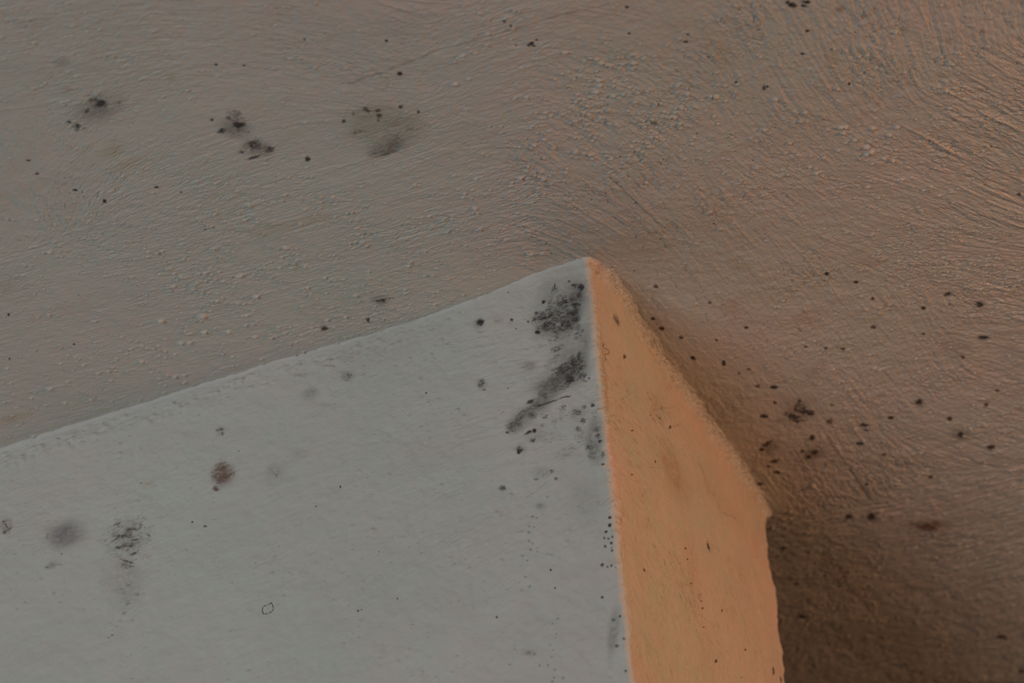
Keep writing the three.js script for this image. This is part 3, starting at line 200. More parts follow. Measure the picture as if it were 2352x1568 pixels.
["lower chain of small grey mould dots running down the wall face",5,0.2,[[-15.69,92.39,0.45,0.14,-0.04,0.44,0.95],[-16.99,93.31,0.45,0.14,-0.04,0.44,0.95],[-16.41,96.03,0.3,0.09,-0.02,0.29,0.95],[-16.7,97.04,0.3,0.09,-0.02,0.29,0.95],[-17.92,98.31,0.4,0.12,-0.03,0.39,0.95],[-17.44,99.78,0.4,0.12,-0.03,0.38,0.95],[-17.88,101.39,0.49,0.15,-0.04,0.48,0.95],[-18.94,103.14,0.39,0.12,-0.03,0.38,0.95],[-17.45,104.69,0.49,0.15,-0.04,0.48,0.95],[-20.73,102.7,0.4,0.12,-0.03,0.38,0.95],[-17.81,106.53,0.44,0.14,-0.04,0.43,0.95],[-15.76,107.27,0.59,0.18,-0.05,0.57,0.95],[-18.29,107.36,0.49,0.15,-0.04,0.47,0.95],[-22.96,98.94,0.7,0.22,-0.05,0.67,0.95],[-21.69,99.56,0.5,0.15,-0.04,0.48,0.95],[-22.23,79.66,0.35,0.11,-0.03,0.35,0.95],[-21.51,82.26,0.6,0.19,-0.05,0.59,0.95],[-23.4,82.67,0.4,0.13,-0.03,0.4,0.95],[-15.71,84.34,0.3,0.1,-0.03,0.3,0.95]]],
["row of black mould dots on the corner edge",0,0.25,[[-1.46,70.95,0.5,0.16,-0.05,0.55,1.05],[-1.74,72.8,0.55,0.18,-0.06,0.61,1.05],[-2.78,74.05,0.45,0.15,-0.05,0.5,1.05],[-3.24,75.61,0.4,0.13,-0.04,0.44,1.05],[-2.26,76.16,0.4,0.13,-0.04,0.44,1.05],[-1.34,76.12,0.4,0.13,-0.04,0.44,1.05],[-1.69,77.6,0.45,0.15,-0.05,0.49,1.05],[-1.8,78.8,0.35,0.11,-0.04,0.38,1.05],[-3.25,77.88,0.5,0.16,-0.05,0.55,1.05],[-1.77,79.49,0.35,0.11,-0.04,0.38,1.05],[-4.37,82.26,0.59,0.19,-0.06,0.66,1.05],[-3.14,83.22,0.3,0.1,-0.03,0.33,1.05],[-2.23,83.29,0.39,0.13,-0.04,0.44,1.05],[-1.3,84.15,0.3,0.1,-0.03,0.33,1.05]]],
["sparse mould dots low on the corner edge",0,0.25,[[-3.29,96.4,0.59,0.18,-0.06,0.64,1.0],[-1.56,96.29,0.39,0.12,-0.04,0.43,1.0],[-1.23,102.09,0.53,0.17,-0.06,0.58,1.0],[-2.95,103.29,0.58,0.18,-0.06,0.63,1.0],[-5.13,90.29,0.39,0.13,-0.04,0.43,1.0],[-1.59,109.88,0.39,0.12,-0.04,0.42,1.0]]]],
e:[
["dark slash mark on the end face",0,0.3,[[65.86,40.63,1.25,-0.84,0.83,1.55,1.2]]],
["small dark scratch on the end face",1,0.2,[[15.88,75.84,0.76,-0.53,0.44,0.4,1.15]]],
["pair of brown smears on the upper end face",2,0.3,[[15.54,8.51,1.28,-1.03,1.0,0.88,0.8],[13.63,8.52,0.81,-0.54,-0.18,0.75,1.15]]],
["green brown mould dot on the upper end face",2,0.25,[[18.1,15.91,1.47,-0.96,-0.22,0.9,1.15]]],
["dot on the crack of the end face",0,0.2,[[34.92,21.68,0.84,-0.53,-0.16,0.6,1.15],[46.74,17.91,0.87,-0.54,-0.25,0.92,1.15]]],
["tiny dark speck on the end face",1,0.15,[[55.82,63.6,0.69,-0.38,-0.13,0.43,1.15]]],
["tiny dark speck on the end face",1,0.15,[[54.69,60.65,0.69,-0.39,-0.13,0.43,1.15]]],
["tiny dark speck on the end face",1,0.15,[[54.65,69.47,0.68,-0.37,-0.1,0.35,1.15]]],
["tiny dark speck on the end face",1,0.15,[[60.59,75.43,1.03,-0.55,-0.26,0.84,1.15]]],
["tiny dark speck on the end face",1,0.15,[[69.84,56.64,0.71,-0.4,-0.18,0.59,1.15]]],
["tiny dark speck on the end face",1,0.15,[[14.15,51.41,0.63,-0.38,-0.11,0.42,1.15]]],
["tiny dark speck on the end face",1,0.15,[[32.69,36.47,0.66,-0.41,-0.16,0.59,1.15]]],
["tiny dark speck on the end face",1,0.15,[[47.16,55.21,0.68,-0.39,-0.12,0.43,1.15]]],
["tiny dark speck on the end face",1,0.15,[[46.49,52.59,0.68,-0.39,-0.12,0.43,1.15]]],
["tiny dark speck on the end face",1,0.15,[[48.29,61.15,0.68,-0.38,-0.1,0.36,1.15]]],
["tiny dark speck on the end face",1,0.15,[[55.47,61.88,0.69,-0.38,-0.11,0.36,1.15]]],
["tiny dark speck on the end face",1,0.15,[[78.93,70.13,0.72,-0.38,-0.14,0.43,1.15]]],
["tiny dark speck on the end face",1,0.15,[[107.72,52.84,1.16,-0.62,-0.63,1.83,1.15]]],
["tiny dark speck on the end face",1,0.15,[[114.47,51.74,1.18,-0.63,-0.54,1.53,1.15]]],
["tiny dark speck on the end face",1,0.15,[[85.59,58.83,0.74,-0.4,-0.19,0.59,1.15]]],
["tiny dark speck on the end face",1,0.15,[[18.43,36.49,0.96,-0.6,-0.07,0.29,1.15]]]]};

// ------------------------------------------------------------------ helpers
function rng(seed) { let a = seed >>> 0; return () => { a = (a + 0x6D2B79F5) | 0; let t = Math.imul(a ^ (a >>> 15), 1 | a); t = (t + Math.imul(t ^ (t >>> 7), 61 | t)) ^ t; return ((t ^ (t >>> 14)) >>> 0) / 4294967296; }; }
const clamp = (x, a, b) => x < a ? a : x > b ? b : x;
const smooth = (a, b, x) => { const t = clamp((x - a) / (b - a), 0, 1); return t * t * (3 - 2 * t); };
function hash2(i, j, s) { let h = Math.imul(i, 374761393) + Math.imul(j, 668265263) + Math.imul(s, 1274126177); h = Math.imul(h ^ (h >>> 13), 1274126177); return ((h ^ (h >>> 16)) >>> 0) / 2147483648 - 1; }
function noise(x, y, s) {                        // value noise, -1 .. 1
  const i = Math.floor(x), j = Math.floor(y); let fx = x - i, fy = y - j;
  fx = fx * fx * (3 - 2 * fx); fy = fy * fy * (3 - 2 * fy);
  const a = hash2(i, j, s), b = hash2(i + 1, j, s), c = hash2(i, j + 1, s), d = hash2(i + 1, j + 1, s);
  return a + (b - a) * fx + (c - a) * fy + (a - b - c + d) * fx * fy;
}
const fbm = (x, y, s) => 0.5 * noise(x, y, s) + 0.3 * noise(x * 2.1, y * 2.1, s + 7) + 0.2 * noise(x * 4.3, y * 4.3, s + 13);

// A field of values over a patch of surface; u, v in millimetres
class Field {
  constructor(w, h, u0, v0, spanU, spanV) { Object.assign(this, { w, h, u0, v0, spanU, spanV, ku: w / spanU, kv: h / spanV, a: new Float32Array(w * h) }); }
  like() { return new Field(this.w, this.h, this.u0, this.v0, this.spanU, this.spanV); }
  addNoise(su, sv, amp, seed, warp) {            // su, sv: cell size in mm
    const { w, h, a } = this, gu = Math.ceil(this.spanU / su) + 3, gv = Math.ceil(this.spanV / sv) + 3, g = new Float32Array(gu * gv), r = rng(seed);
    for (let i = 0; i < g.length; i++) g[i] = (r() * 2 - 1) * amp;
    const xi = new Int32Array(w), xf = new Float32Array(w);
    for (let i = 0; i < w; i++) { const x = (i + 0.5) / this.ku / su; xi[i] = Math.floor(x); const f = x - xi[i]; xf[i] = f * f * (3 - 2 * f); }
    for (let j = 0; j < h; j++) {
      const y = (j + 0.5) / this.kv / sv, jy = Math.floor(y); let fy = y - jy; fy = fy * fy * (3 - 2 * fy);
      const r0 = jy * gu, r1 = r0 + gu;
      for (let i = 0; i < w; i++) { const p = xi[i], f = xf[i], t = g[r0 + p] + (g[r0 + p + 1] - g[r0 + p]) * f, b = g[r1 + p] + (g[r1 + p + 1] - g[r1 + p]) * f, v = t + (b - t) * fy; a[j * w + i] += warp ? v * warp(i, j) : v; }
    }
    return this;
  }
  // smooth bump with half-axes (ax,av) and (bu,bv) in mm
  bump(u, v, au, av, bu, bv, amp, power = 2) {
    const ru = Math.hypot(au, bu), rv = Math.hypot(av, bv), det = au * bv - av * bu; if (Math.abs(det) < 1e-6) return;
    const i0 = Math.max(0, Math.floor((u - ru - this.u0) * this.ku)), i1 = Math.min(this.w - 1, Math.ceil((u + ru - this.u0) * this.ku));
    const j0 = Math.max(0, Math.floor((v - rv - this.v0) * this.kv)), j1 = Math.min(this.h - 1, Math.ceil((v + rv - this.v0) * this.kv));
    for (let j = j0; j <= j1; j++) for (let i = i0; i <= i1; i++) {
      const x = (i + 0.5) / this.ku + this.u0 - u, y = (j + 0.5) / this.kv + this.v0 - v, p = (x * bv - y * bu) / det, q = (y * au - x * av) / det, d = 1 - p * p - q * q;
      if (d > 0) this.a[j * this.w + i] += amp * (power === 1 ? d : d * d);
    }
  }
  // straight or slightly bent brush hair mark
  streak(u, v, angle, len, wid, amp, bend) {
    const c = Math.cos(angle), s = Math.sin(angle), hl = len / 2, ex = Math.abs(c) * hl + Math.abs(s) * (wid + Math.abs(bend) * hl * hl) + wid, ey = Math.abs(s) * hl + Math.abs(c) * (wid + Math.abs(bend) * hl * hl) + wid;
    const i0 = Math.max(0, Math.floor((u - ex - this.u0) * this.ku)), i1 = Math.min(this.w - 1, Math.ceil((u + ex - this.u0) * this.ku));
    const j0 = Math.max(0, Math.floor((v - ey - this.v0) * this.kv)), j1 = Math.min(this.h - 1, Math.ceil((v + ey - this.v0) * this.kv));
    for (let j = j0; j <= j1; j++) {
      const y = (j + 0.5) / this.kv + this.v0 - v;
      for (let i = i0; i <= i1; i++) {
        const x = (i + 0.5) / this.ku + this.u0 - u, al = x * c + y * s, t = al / hl; if (t * t > 1) continue;
        const pe = (y * c - x * s - bend * al * al) / wid, q = 1 - pe * pe; if (q <= 0) continue;
        this.a[j * this.w + i] += amp * q * q * (1 - t * t);
      }
    }
  }
  line(points, wid, amp, seed) {                 // thin wavering line
    for (let k = 0; k + 1 < points.length; k++) {
      const [u0, v0] = points[k], [u1, v1] = points[k + 1], L = Math.hypot(u1 - u0, v1 - v0), n = Math.max(2, Math.ceil(L / 0.12));
      for (let i = 0; i < n; i++) { const t = i / n, wob = 0.16 * noise((k + t) * 5, 3.3, seed), w = wid * (0.7 + 0.4 * noise((k + t) * 7, 1.7, seed)); this.bump(u0 + (u1 - u0) * t - (v1 - v0) / L * wob, v0 + (v1 - v0) * t + (u1 - u0) / L * wob, w, 0, 0, w, amp * 0.35); }
    }
  }
  at(u, v) {
    const x = clamp((u - this.u0) * this.ku - 0.5, 0, this.w - 1.001), y = clamp((v - this.v0) * this.kv - 0.5, 0, this.h - 1.001), i = x | 0, j = y | 0, fx = x - i, fy = y - j, a = this.a, w = this.w, o = j * w + i;
    return (a[o] * (1 - fx) + a[o + 1] * fx) * (1 - fy) + (a[o + w] * (1 - fx) + a[o + w + 1] * fx) * fy;
  }
}
function directions(list) {                      // stroke direction and strength, blended from the nearest known strokes
  return (u, v) => {
    let c = 0, s = 0, k = 0, m = 0;
    for (const [x, y, a, st] of list) { const d = (x - u) ** 2 + (y - v) ** 2 + 4, w = 1 / (d * d); c += w * Math.cos(2 * a); s += w * Math.sin(2 * a); k += w; m += w * st; }
    return [Math.atan2(s, c) / 2, m / k];
  };
}
function brush(field, list, perMm2, seed, { len = [6, 26], wid = [0.16, 0.6], amp = 0.03, spread = 0.12, up = 0.5 }) {
  const dir = directions(list), r = rng(seed), n = Math.round(perMm2 * field.spanU * field.spanV);
  for (let k = 0; k < n; k++) {
    const u = field.u0 + r() * field.spanU, v = field.v0 + r() * field.spanV, [a, st] = dir(u, v), patch = 0.35 + 0.65 * smooth(-0.5, 0.5, noise(u / 14, v / 14, seed) + 0.5 * noise(u / 5, v / 5, seed + 1));
    const l = len[0] + (len[1] - len[0]) * r() ** 2, w = wid[0] + (wid[1] - wid[0]) * r() ** 2;
    field.streak(u, v, a + (r() + r() - 1) * spread, l * (0.5 + 0.5 * st), w, (r() < up ? 1 : -1) * amp * st * patch * (0.3 + r()) * (0.5 + w), (r() - 0.5) * 0.006);
  }
}
// Relief split: coarse part to the mesh, the rest to the bump map
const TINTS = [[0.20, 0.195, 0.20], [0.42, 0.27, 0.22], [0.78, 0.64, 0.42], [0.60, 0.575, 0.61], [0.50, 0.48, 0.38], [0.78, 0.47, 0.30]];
function paintColour(F, base, stainsAndShade, cracks, fine, seed, blotch, moulds, mseed, stretch, filler) {
  const { w, h } = F, px = new Uint8Array(w * h * 4), N1 = F.like().addNoise(30, 30, 1, seed).addNoise(11, 9, 0.6, seed + 1).addNoise(2.6, 2.2, 0.7, seed + 4), N2 = F.like().addNoise(18, 16, 1, seed + 2).addNoise(4, 3.4, 0.5, seed + 3);
  const rgb = [new Float32Array(w * h), new Float32Array(w * h), new Float32Array(w * h)];
  for (let i = 0; i < w * h; i++) {
    const t = N1.a[i] * blotch, g = 1 + N2.a[i] * 0.025;
    rgb[0][i] = base[0] * (1 + t * 0.9) * g; rgb[1][i] = base[1] * (1 - t * 0.35) * g; rgb[2][i] = base[2] * (1 - t * 0.15) * g;
  }
  const grainA = F.like().addNoise(0.45, 0.45, 1, seed + 5).addNoise(1.1, 1.1, 1, seed + 6).addNoise(2.8, 2.8, 0.7, seed + 8);
  for (const [u, v, au, av, bu, bv, st, tint, grain] of stainsAndShade) {
    const T = TINTS[tint], det = au * bv - av * bu, k = 1.25, ru = Math.hypot(au, bu) * k, rv = Math.hypot(av, bv) * k;
    const i0 = Math.max(0, Math.floor((u - ru - F.u0) * F.ku)), i1 = Math.min(w - 1, Math.ceil((u + ru - F.u0) * F.ku)), j0 = Math.max(0, Math.floor((v - rv - F.v0) * F.kv)), j1 = Math.min(h - 1, Math.ceil((v + rv - F.v0) * F.kv));
    for (let j = j0; j <= j1; j++) for (let i = i0; i <= i1; i++) {
      const x = (i + 0.5) / F.ku + F.u0 - u, y = (j + 0.5) / F.kv + F.v0 - v, p = (x * bv - y * bu) / det, q = (y * au - x * av) / det, o = j * w + i;
      const d = Math.sqrt(p * p + q * q) + 0.18 * N2.a[o] + grain * 0.16 * grainA.a[o]; if (d >= 1.2) continue;
      const m = clamp(st * (1 - smooth(0.25, 1.15, d)) * (1 + grain * 0.55 * grainA.a[o]) * 1.15, 0, 0.97);
      for (let c = 0; c < 3; c++) rgb[c][o] *= 1 - m + m * T[c];
    }
  }
  moulds.forEach(([, tone, grain, blobs], k) => {       // growth soaked into the paint, thinning out to bare paint
    const T = TONES[tone], [u0, u1, v0, v1] = mouldBox(blobs), i0 = Math.max(0, Math.floor((u0 - F.u0) * F.ku)), i1 = Math.min(w - 1, Math.ceil((u1 - F.u0) * F.ku)), j0 = Math.max(0, Math.floor((v0 - F.v0) * F.kv)), j1 = Math.min(h - 1, Math.ceil((v1 - F.v0) * F.kv));
    for (let j = j0; j <= j1; j++) for (let i = i0; i <= i1; i++) {
      const f = mouldDensity(blobs, grain, mseed + 17 * k, stretch, (i + 0.5) / F.ku + F.u0, (j + 0.5) / F.kv + F.v0); if (f <= -0.3) continue;
      const m = 0.95 * smooth(-0.3, CORE + 0.1, f), o = j * w + i; for (let c = 0; c < 3; c++) rgb[c][o] += (T[c] * 1.2 - rgb[c][o]) * m;
    }
  });
  if (filler) for (let j = 0; j < h; j++) { const q = (j + 0.5) / F.kv + F.v0; if (q > 9) break; for (let i = 0; i < w; i++) { const s = (i + 0.5) / F.ku + F.u0, m = filler(s, q); if (m <= 0) continue; const o = j * w + i; for (let c = 0; c < 3; c++) rgb[c][o] += (FILLER[c] - rgb[c][o]) * m; } }
  const L = F.like(); cracks.forEach(([p, wd, s], k) => L.line(p, wd, s * 2.0, 50 + k));
  for (let i = 0; i < w * h; i++) {
    const m = clamp(L.a[i], 0, 0.85), f = fine ? clamp(fine.a[i], 0, 0.9) : 0;
    for (let c = 0; c < 3; c++) { const x = rgb[c][i] * (1 - m * (0.8 + 0.08 * c)) * (1 - f * (0.7 + 0.1 * c)); px[i * 4 + c] = 255 * (x <= 0.0031308 ? 12.92 * x : 1.055 * Math.pow(x, 1 / 2.4) - 0.055) + 0.5; }
    px[i * 4 + 3] = 255;
  }
  const t = new THREE.DataTexture(px, w, h, THREE.RGBAFormat); return tuned(t, true);
}
function tuned(t, srgb) { t.colorSpace = srgb ? THREE.SRGBColorSpace : THREE.NoColorSpace; t.magFilter = THREE.LinearFilter; t.minFilter = THREE.LinearMipmapLinearFilter; t.generateMipmaps = true; t.wrapS = t.wrapT = THREE.MirroredRepeatWrapping; t.needsUpdate = true; return t; }
const BUMP_MM = 0.6;                             // black to white
function reliefTexture(F, coarse) {              // what the mesh does not carry
  const { w, h } = F, px = new Float32Array(w * h * 4);
  for (let j = 0; j < h; j++) for (let i = 0; i < w; i++) { const o = j * w + i, u = (i + 0.5) / F.ku + F.u0, v = (j + 0.5) / F.kv + F.v0, x = clamp(0.5 + (F.a[o] - coarse(u, v)) / BUMP_MM, 0, 1); px[o * 4] = px[o * 4 + 1] = px[o * 4 + 2] = x; px[o * 4 + 3] = 1; }
  return tuned(new THREE.DataTexture(px, w, h, THREE.RGBAFormat, THREE.FloatType), false);
}
function gridLookup(us, vs, g) {                 // bilinear over a tensor grid, uniform inside [1 .. n-2]
  const nu = us.length, find = (arr, x) => { let a = 0, b = arr.length - 1; while (b - a > 1) { const m = (a + b) >> 1; if (arr[m] <= x) a = m; else b = m; } return a; };
  return (u, v) => { const i = find(us, u), j = find(vs, v), fu = clamp((u - us[i]) / (us[i + 1] - us[i]), 0, 1), fv = clamp((v - vs[j]) / (vs[j + 1] - vs[j]), 0, 1), o = j * nu + i; return (g[o] * (1 - fu) + g[o + 1] * fu) * (1 - fv) + (g[o + nu] * (1 - fu) + g[o + nu + 1] * fu) * fv; };
}
function gridGeometry(us, vs, place, uvOf, flip) {
  const nu = us.length, nv = vs.length, pos = new Float32Array(nu * nv * 3), uv = new Float32Array(nu * nv * 2), idx = new Uint32Array((nu - 1) * (nv - 1) * 6), p = [0, 0, 0];
  for (let j = 0; j < nv; j++) for (let i = 0; i < nu; i++) { const o = j * nu + i; place(us[i], vs[j], i, j, p); pos[o * 3] = p[0] / 1000; pos[o * 3 + 1] = H + p[1] / 1000; pos[o * 3 + 2] = p[2] / 1000; const t = uvOf(us[i], vs[j]); uv[o * 2] = t[0]; uv[o * 2 + 1] = t[1]; }
  let k = 0;
  for (let j = 0; j + 1 < nv; j++) for (let i = 0; i + 1 < nu; i++) { const a = j * nu + i, b = a + 1, c = a + nu, d = c + 1; if (flip) { idx[k++] = a; idx[k++] = c; idx[k++] = b; idx[k++] = b; idx[k++] = c; idx[k++] = d; } else { idx[k++] = a; idx[k++] = b; idx[k++] = c; idx[k++] = b; idx[k++] = d; idx[k++] = c; } }
  const g = new THREE.BufferGeometry(); g.setAttribute('position', new THREE.BufferAttribute(pos, 3)); g.setAttribute('uv', new THREE.BufferAttribute(uv, 2)); g.setIndex(new THREE.BufferAttribute(idx, 1)); g.computeVertexNormals(); return g;
}
const range = (a, b, step) => { const n = Math.round((b - a) / step), r = []; for (let i = 0; i <= n; i++) r.push(a + (b - a) * i / n); return r; };
const shadows = o => { o.traverse(m => { if (m.isMesh) { m.castShadow = m.receiveShadow = true; } }); return o; };
function structure(o, name, label, category) { o.name = name; o.userData = { kind: 'structure', label, category }; scene.add(shadows(o)); return o; }

// Mould: patches of matter with ragged outlines of their own, lying on the paint
const mouldMaterial = new THREE.MeshStandardMaterial({ vertexColors: true, roughness: 0.95, name: 'mould' });
const TONES = [[0.06, 0.055, 0.055], [0.085, 0.055, 0.042], [0.13, 0.118, 0.105], [0.18, 0.11, 0.092], [0.28, 0.26, 0.28], [0.34, 0.335, 0.325]];
const PAD = 1.25;
function mouldBox(blobs) { let u0 = 1e9, u1 = -1e9, v0 = 1e9, v1 = -1e9; for (const [u, v, au, av, bu, bv] of blobs) { const ru = Math.hypot(au, bu) * PAD + 0.15, rv = Math.hypot(av, bv) * PAD + 0.15; u0 = Math.min(u0, u - ru); u1 = Math.max(u1, u + ru); v0 = Math.min(v0, v - rv); v1 = Math.max(v1, v + rv); } return [u0, u1, v0, v1]; }
function mouldDensity(blobs, grain, seed, [gu, gv], x, y) {   // above 0: growth, above CORE: thick crust
  let m = 0;
  for (const [u, v, au, av, bu, bv, d] of blobs) { const det = au * bv - av * bu, p = ((x - u) * bv - (y - v) * bu) / det, q = ((y - v) * au - (x - u) * av) / det, r = Math.sqrt(p * p + q * q); if (r < PAD) m = Math.max(m, d * (1 - smooth(0.25, PAD, r))); }
  if (m < 0.02) return -1;
  const a = x / (grain * gu), c = y / (grain * gv);
  return m + 0.30 * noise(a, c, seed) + 0.26 * noise(a * 2.3, c * 2.3, seed + 3) + 0.18 * noise(a * 4.9, c * 4.9, seed + 9) + 0.2 * noise(x / (1.9 * gu), y / (1.9 * gv), seed + 5) - 0.5 - 0.35 * (1 - smooth(0, 0.3, m));
}
const CORE = 0.52;
function mouldPatch([label, tone, grain, blobs], onSurface, seed, stretch, parent, repeated) {
  const [u0, u1, v0, v1] = mouldBox(blobs), step = clamp(Math.sqrt((u1 - u0) * (v1 - v0)) / 70, 0.05, 0.1), nu = Math.ceil((u1 - u0) / step) + 1, nv = Math.ceil((v1 - v0) / step) + 1, f = new Float32Array(nu * nv);
  for (let j = 0; j < nv; j++) for (let i = 0; i < nu; i++) f[j * nu + i] = mouldDensity(blobs, grain, seed, stretch, u0 + i * step, v0 + j * step) - CORE;
  const map = new Int32Array(nu * nv).fill(-1), pos = [], col = [], idx = [], T = TONES[tone], p = [0, 0, 0];
  const vert = (i, j) => { const o = j * nu + i; if (map[o] < 0) { const q = clamp(f[o] / 0.5, 0, 1), k = 1.35 - 0.5 * q + 0.2 * hash2(i, j, seed); map[o] = pos.length / 3; onSurface(u0 + i * step, v0 + j * step, 0.03 + 0.05 * q, p); pos.push(p[0] / 1000, H + p[1] / 1000, p[2] / 1000); col.push(T[0] * k, T[1] * k, T[2] * k); } return map[o]; };
  for (let j = 0; j + 1 < nv; j++) for (let i = 0; i + 1 < nu; i++) {
    const c = [[i, j], [i, j + 1], [i + 1, j + 1], [i + 1, j]], inn = c.filter(([a, b]) => f[b * nu + a] > 0); if (inn.length < 3) continue;
    const v = inn.map(([a, b]) => vert(a, b)); idx.push(v[0], v[1], v[2]); if (v.length === 4) idx.push(v[0], v[2], v[3]);
  }
  if (idx.length < 12) return null;
  const g = new THREE.BufferGeometry(); g.setAttribute('position', new THREE.Float32BufferAttribute(pos, 3)); g.setAttribute('color', new THREE.Float32BufferAttribute(col, 3)); g.setIndex(idx); g.computeVertexNormals();
  const m = new THREE.Mesh(g, mouldMaterial); m.name = blobs.length > 4 ? 'mould_colony' : 'mould_spot'; if (!repeated) m.userData.label = label; parent.add(m); return m;
}
function mouldAll(list, onSurface, seed, stretch, parent) { const count = {}; for (const [l] of list) count[l] = (count[l] || 0) + 1; list.forEach((p, k) => mouldPatch(p, onSurface, seed + 17 * k, stretch, parent, count[p[0]] > 1)); }

// slow waves of the ceiling plaster, in mm (positive hangs lower); x, z in mm about the wall corner
const CO = [-82.670, 149.716], E1 = [0.885579, -0.464489], E2 = [-0.464489, -0.885579], CS = 290;   // the closely modelled square of the ceiling, in mm
function ceilingWave(x, z) {
  const dx = x - CO[0], dz = z - CO[1], u = dx * E1[0] + dz * E1[1], v = dx * E2[0] + dz * E2[1]; let h = 0.4 * noise(u / 55 + 3.1, v / 70 + 1.7, 5) + 0.2 * noise(u / 24, v / 28, 6);
  for (const [cx, cz, rx, rz, d] of HOLLOWS) h += d * Math.exp(-(((x - cx) / rx) ** 2) - ((z - cz) / rz) ** 2);
  return h * smooth(0, 9, Math.min(u, v, CS - u, CS - v));
}

// ------------------------------------------------------------------ ceiling: brushed paint full of nodules
{
  const F = new Field(2048, 2048, 0, 0, CS, CS), r = rng(11);
  brush(F, DIRS.c, 0.35, 101, { len: [4, 20], wid: [0.18, 0.5], amp: 0.06, spread: 0.3, up: 0.5 });
  brush(F, DIRS.c, 2.6, 103, { len: [0.9, 4], wid: [0.17, 0.36], amp: 0.105, spread: 0.9, up: 0.5 });
  brush(F, DIRS.c, 0.08, 102, { len: [12, 40], wid: [0.3, 0.6], amp: 0.065, spread: 0.1, up: 0.5 });
  F.addNoise(2.4, 1.9, 0.05, 31).addNoise(1.0, 0.85, 0.036, 32).addNoise(0.5, 0.5, 0.022, 33).addNoise(7, 6, 0.08, 34);
  const dir = directions(DIRS.c);
  const nodule = (u, v, rad, hgt) => { const [a] = dir(u, v), el = 1 + 0.35 * r(), c = Math.cos(a), s = Math.sin(a), ra = rad * el, rb = rad * (0.85 + 0.3 * r()); F.bump(u, v, c * ra, s * ra, -s * rb, c * rb, hgt); if (r() < 0.5) F.bump(u + (r() - 0.5) * rad * 1.4, v + (r() - 0.5) * rad * 1.4, rad * 0.6, 0, 0, rad * 0.6, hgt * 0.5); if (r() < 0.2) F.streak(u + c * rad * 2.2, v + s * rad * 2.2, a, rad * 6, rad * 0.8, hgt * 0.35, 0); };
  for (const [u, v, au, av, bu, bv, dens, size] of NODULE_ZONES) {
    const area = Math.PI * Math.abs(au * bv - av * bu), n = Math.round(area * dens * 0.24 / (size * size));
    for (let k = 0; k < n; k++) { const q = Math.sqrt(r()) * 1.3, t = r() * 6.2832, x = u + q * (Math.cos(t) * au + Math.sin(t) * bu), y = v + q * (Math.cos(t) * av + Math.sin(t) * bv); if (noise(x / 6, y / 6, 77) + 0.5 * noise(x / 2.5, y / 2.5, 78) < -0.15) continue; const rad = size * (0.26 + 0.3 * r() ** 2); nodule(x, y, rad, rad * (0.38 + 0.26 * r())); }
  }
  for (let k = 0; k < 5000; k++) { const rad = 0.2 + 0.3 * r() ** 2; nodule(r() * CS, r() * CS, rad, rad * (0.3 + 0.25 * r())); }
  for (const [u, v, au, av, bu, bv] of BIG_NODULES) { const rad = Math.sqrt(Math.abs(au * bv - av * bu)) * 0.75; nodule(u, v, rad, rad * 0.5); }
  CRACKS.c.forEach(([p, w, s], k) => F.line(p, w, -0.12 * Math.min(1, s * 2.5), k));
  for (let k = 0; k < F.a.length; k++) F.a[k] *= RELIEF.ceiling;
  const xz = (u, v) => [CO[0] + u * E1[0] + v * E2[0], CO[1] + u * E1[1] + v * E2[1]];
  const edge = (u, v) => smooth(0, 9, Math.min(u, v, CS - u, CS - v));
  const us = range(0, CS, 0.3), n = us.length, G = new Float32Array(n * n);
  for (let j = 0; j < n; j++) for (let i = 0; i < n; i++) G[j * n + i] = F.at(us[i], us[j]) * edge(us[i], us[j]);
  const g0 = gridLookup(us, us, G), slow = (u, v) => ceilingWave(...xz(u, v));
  const place = (u, v, i, j, p) => { const [x, z] = xz(u, v); p[0] = x; p[1] = -(G[j * n + i] + slow(u, v)); p[2] = z; };
  const core = gridGeometry(us, us, place, (u, v) => [u / CS, v / CS], true);
  // the rest of the ceiling, flat, round the modelled square
  const shape = new THREE.Shape([[ROOM.x0 - 0.1, ROOM.z0 - 0.1], [ROOM.x1 + 0.1, ROOM.z0 - 0.1], [ROOM.x1 + 0.1, ROOM.z1 + 0.1], [ROOM.x0 - 0.1, ROOM.z1 + 0.1]].map(([x, z]) => new THREE.Vector2(x, z)));
  const hole = new THREE.Path([[0, 0], [CS, 0], [CS, CS], [0, CS]].map(([u, v]) => { const [x, z] = xz(u, v); return new THREE.Vector2(x / 1000, z / 1000); })); shape.holes.push(hole);
  const ring = new THREE.ShapeGeometry(shape), rp = ring.attributes.position, ruv = ring.attributes.uv;
  for (let i = 0; i < rp.count; i++) { const x = rp.getX(i), z = rp.getY(i), dx = x * 1000 - CO[0], dz = z * 1000 - CO[1]; rp.setXYZ(i, x, H, z); ruv.setXY(i, (dx * E1[0] + dz * E1[1]) / CS, (dx * E2[0] + dz * E2[1]) / CS); ring.attributes.normal.setXYZ(i, 0, -1, 0); }
  const slab = new THREE.BoxGeometry(ROOM.x1 - ROOM.x0 + 0.2, 0.15, ROOM.z1 - ROOM.z0 + 0.2); slab.translate((ROOM.x0 + ROOM.x1) / 2, H + 0.085, (ROOM.z0 + ROOM.z1) / 2);
  // fine dirt specks in the paint
  const fine = F.like(), rf = rng(900);
  for (let k = 0; k < 2600; k++) { const u = rf() * CS, v = rf() * CS, q = 0.13 + 0.17 * rf() ** 3; if (noise(u / 20, v / 20, 40) + 0.4 * noise(u / 5, v / 5, 39) < 0.1) continue; fine.bump(u, v, q, 0, 0, q * (0.6 + rf()), 0.35 + 0.65 * rf()); }
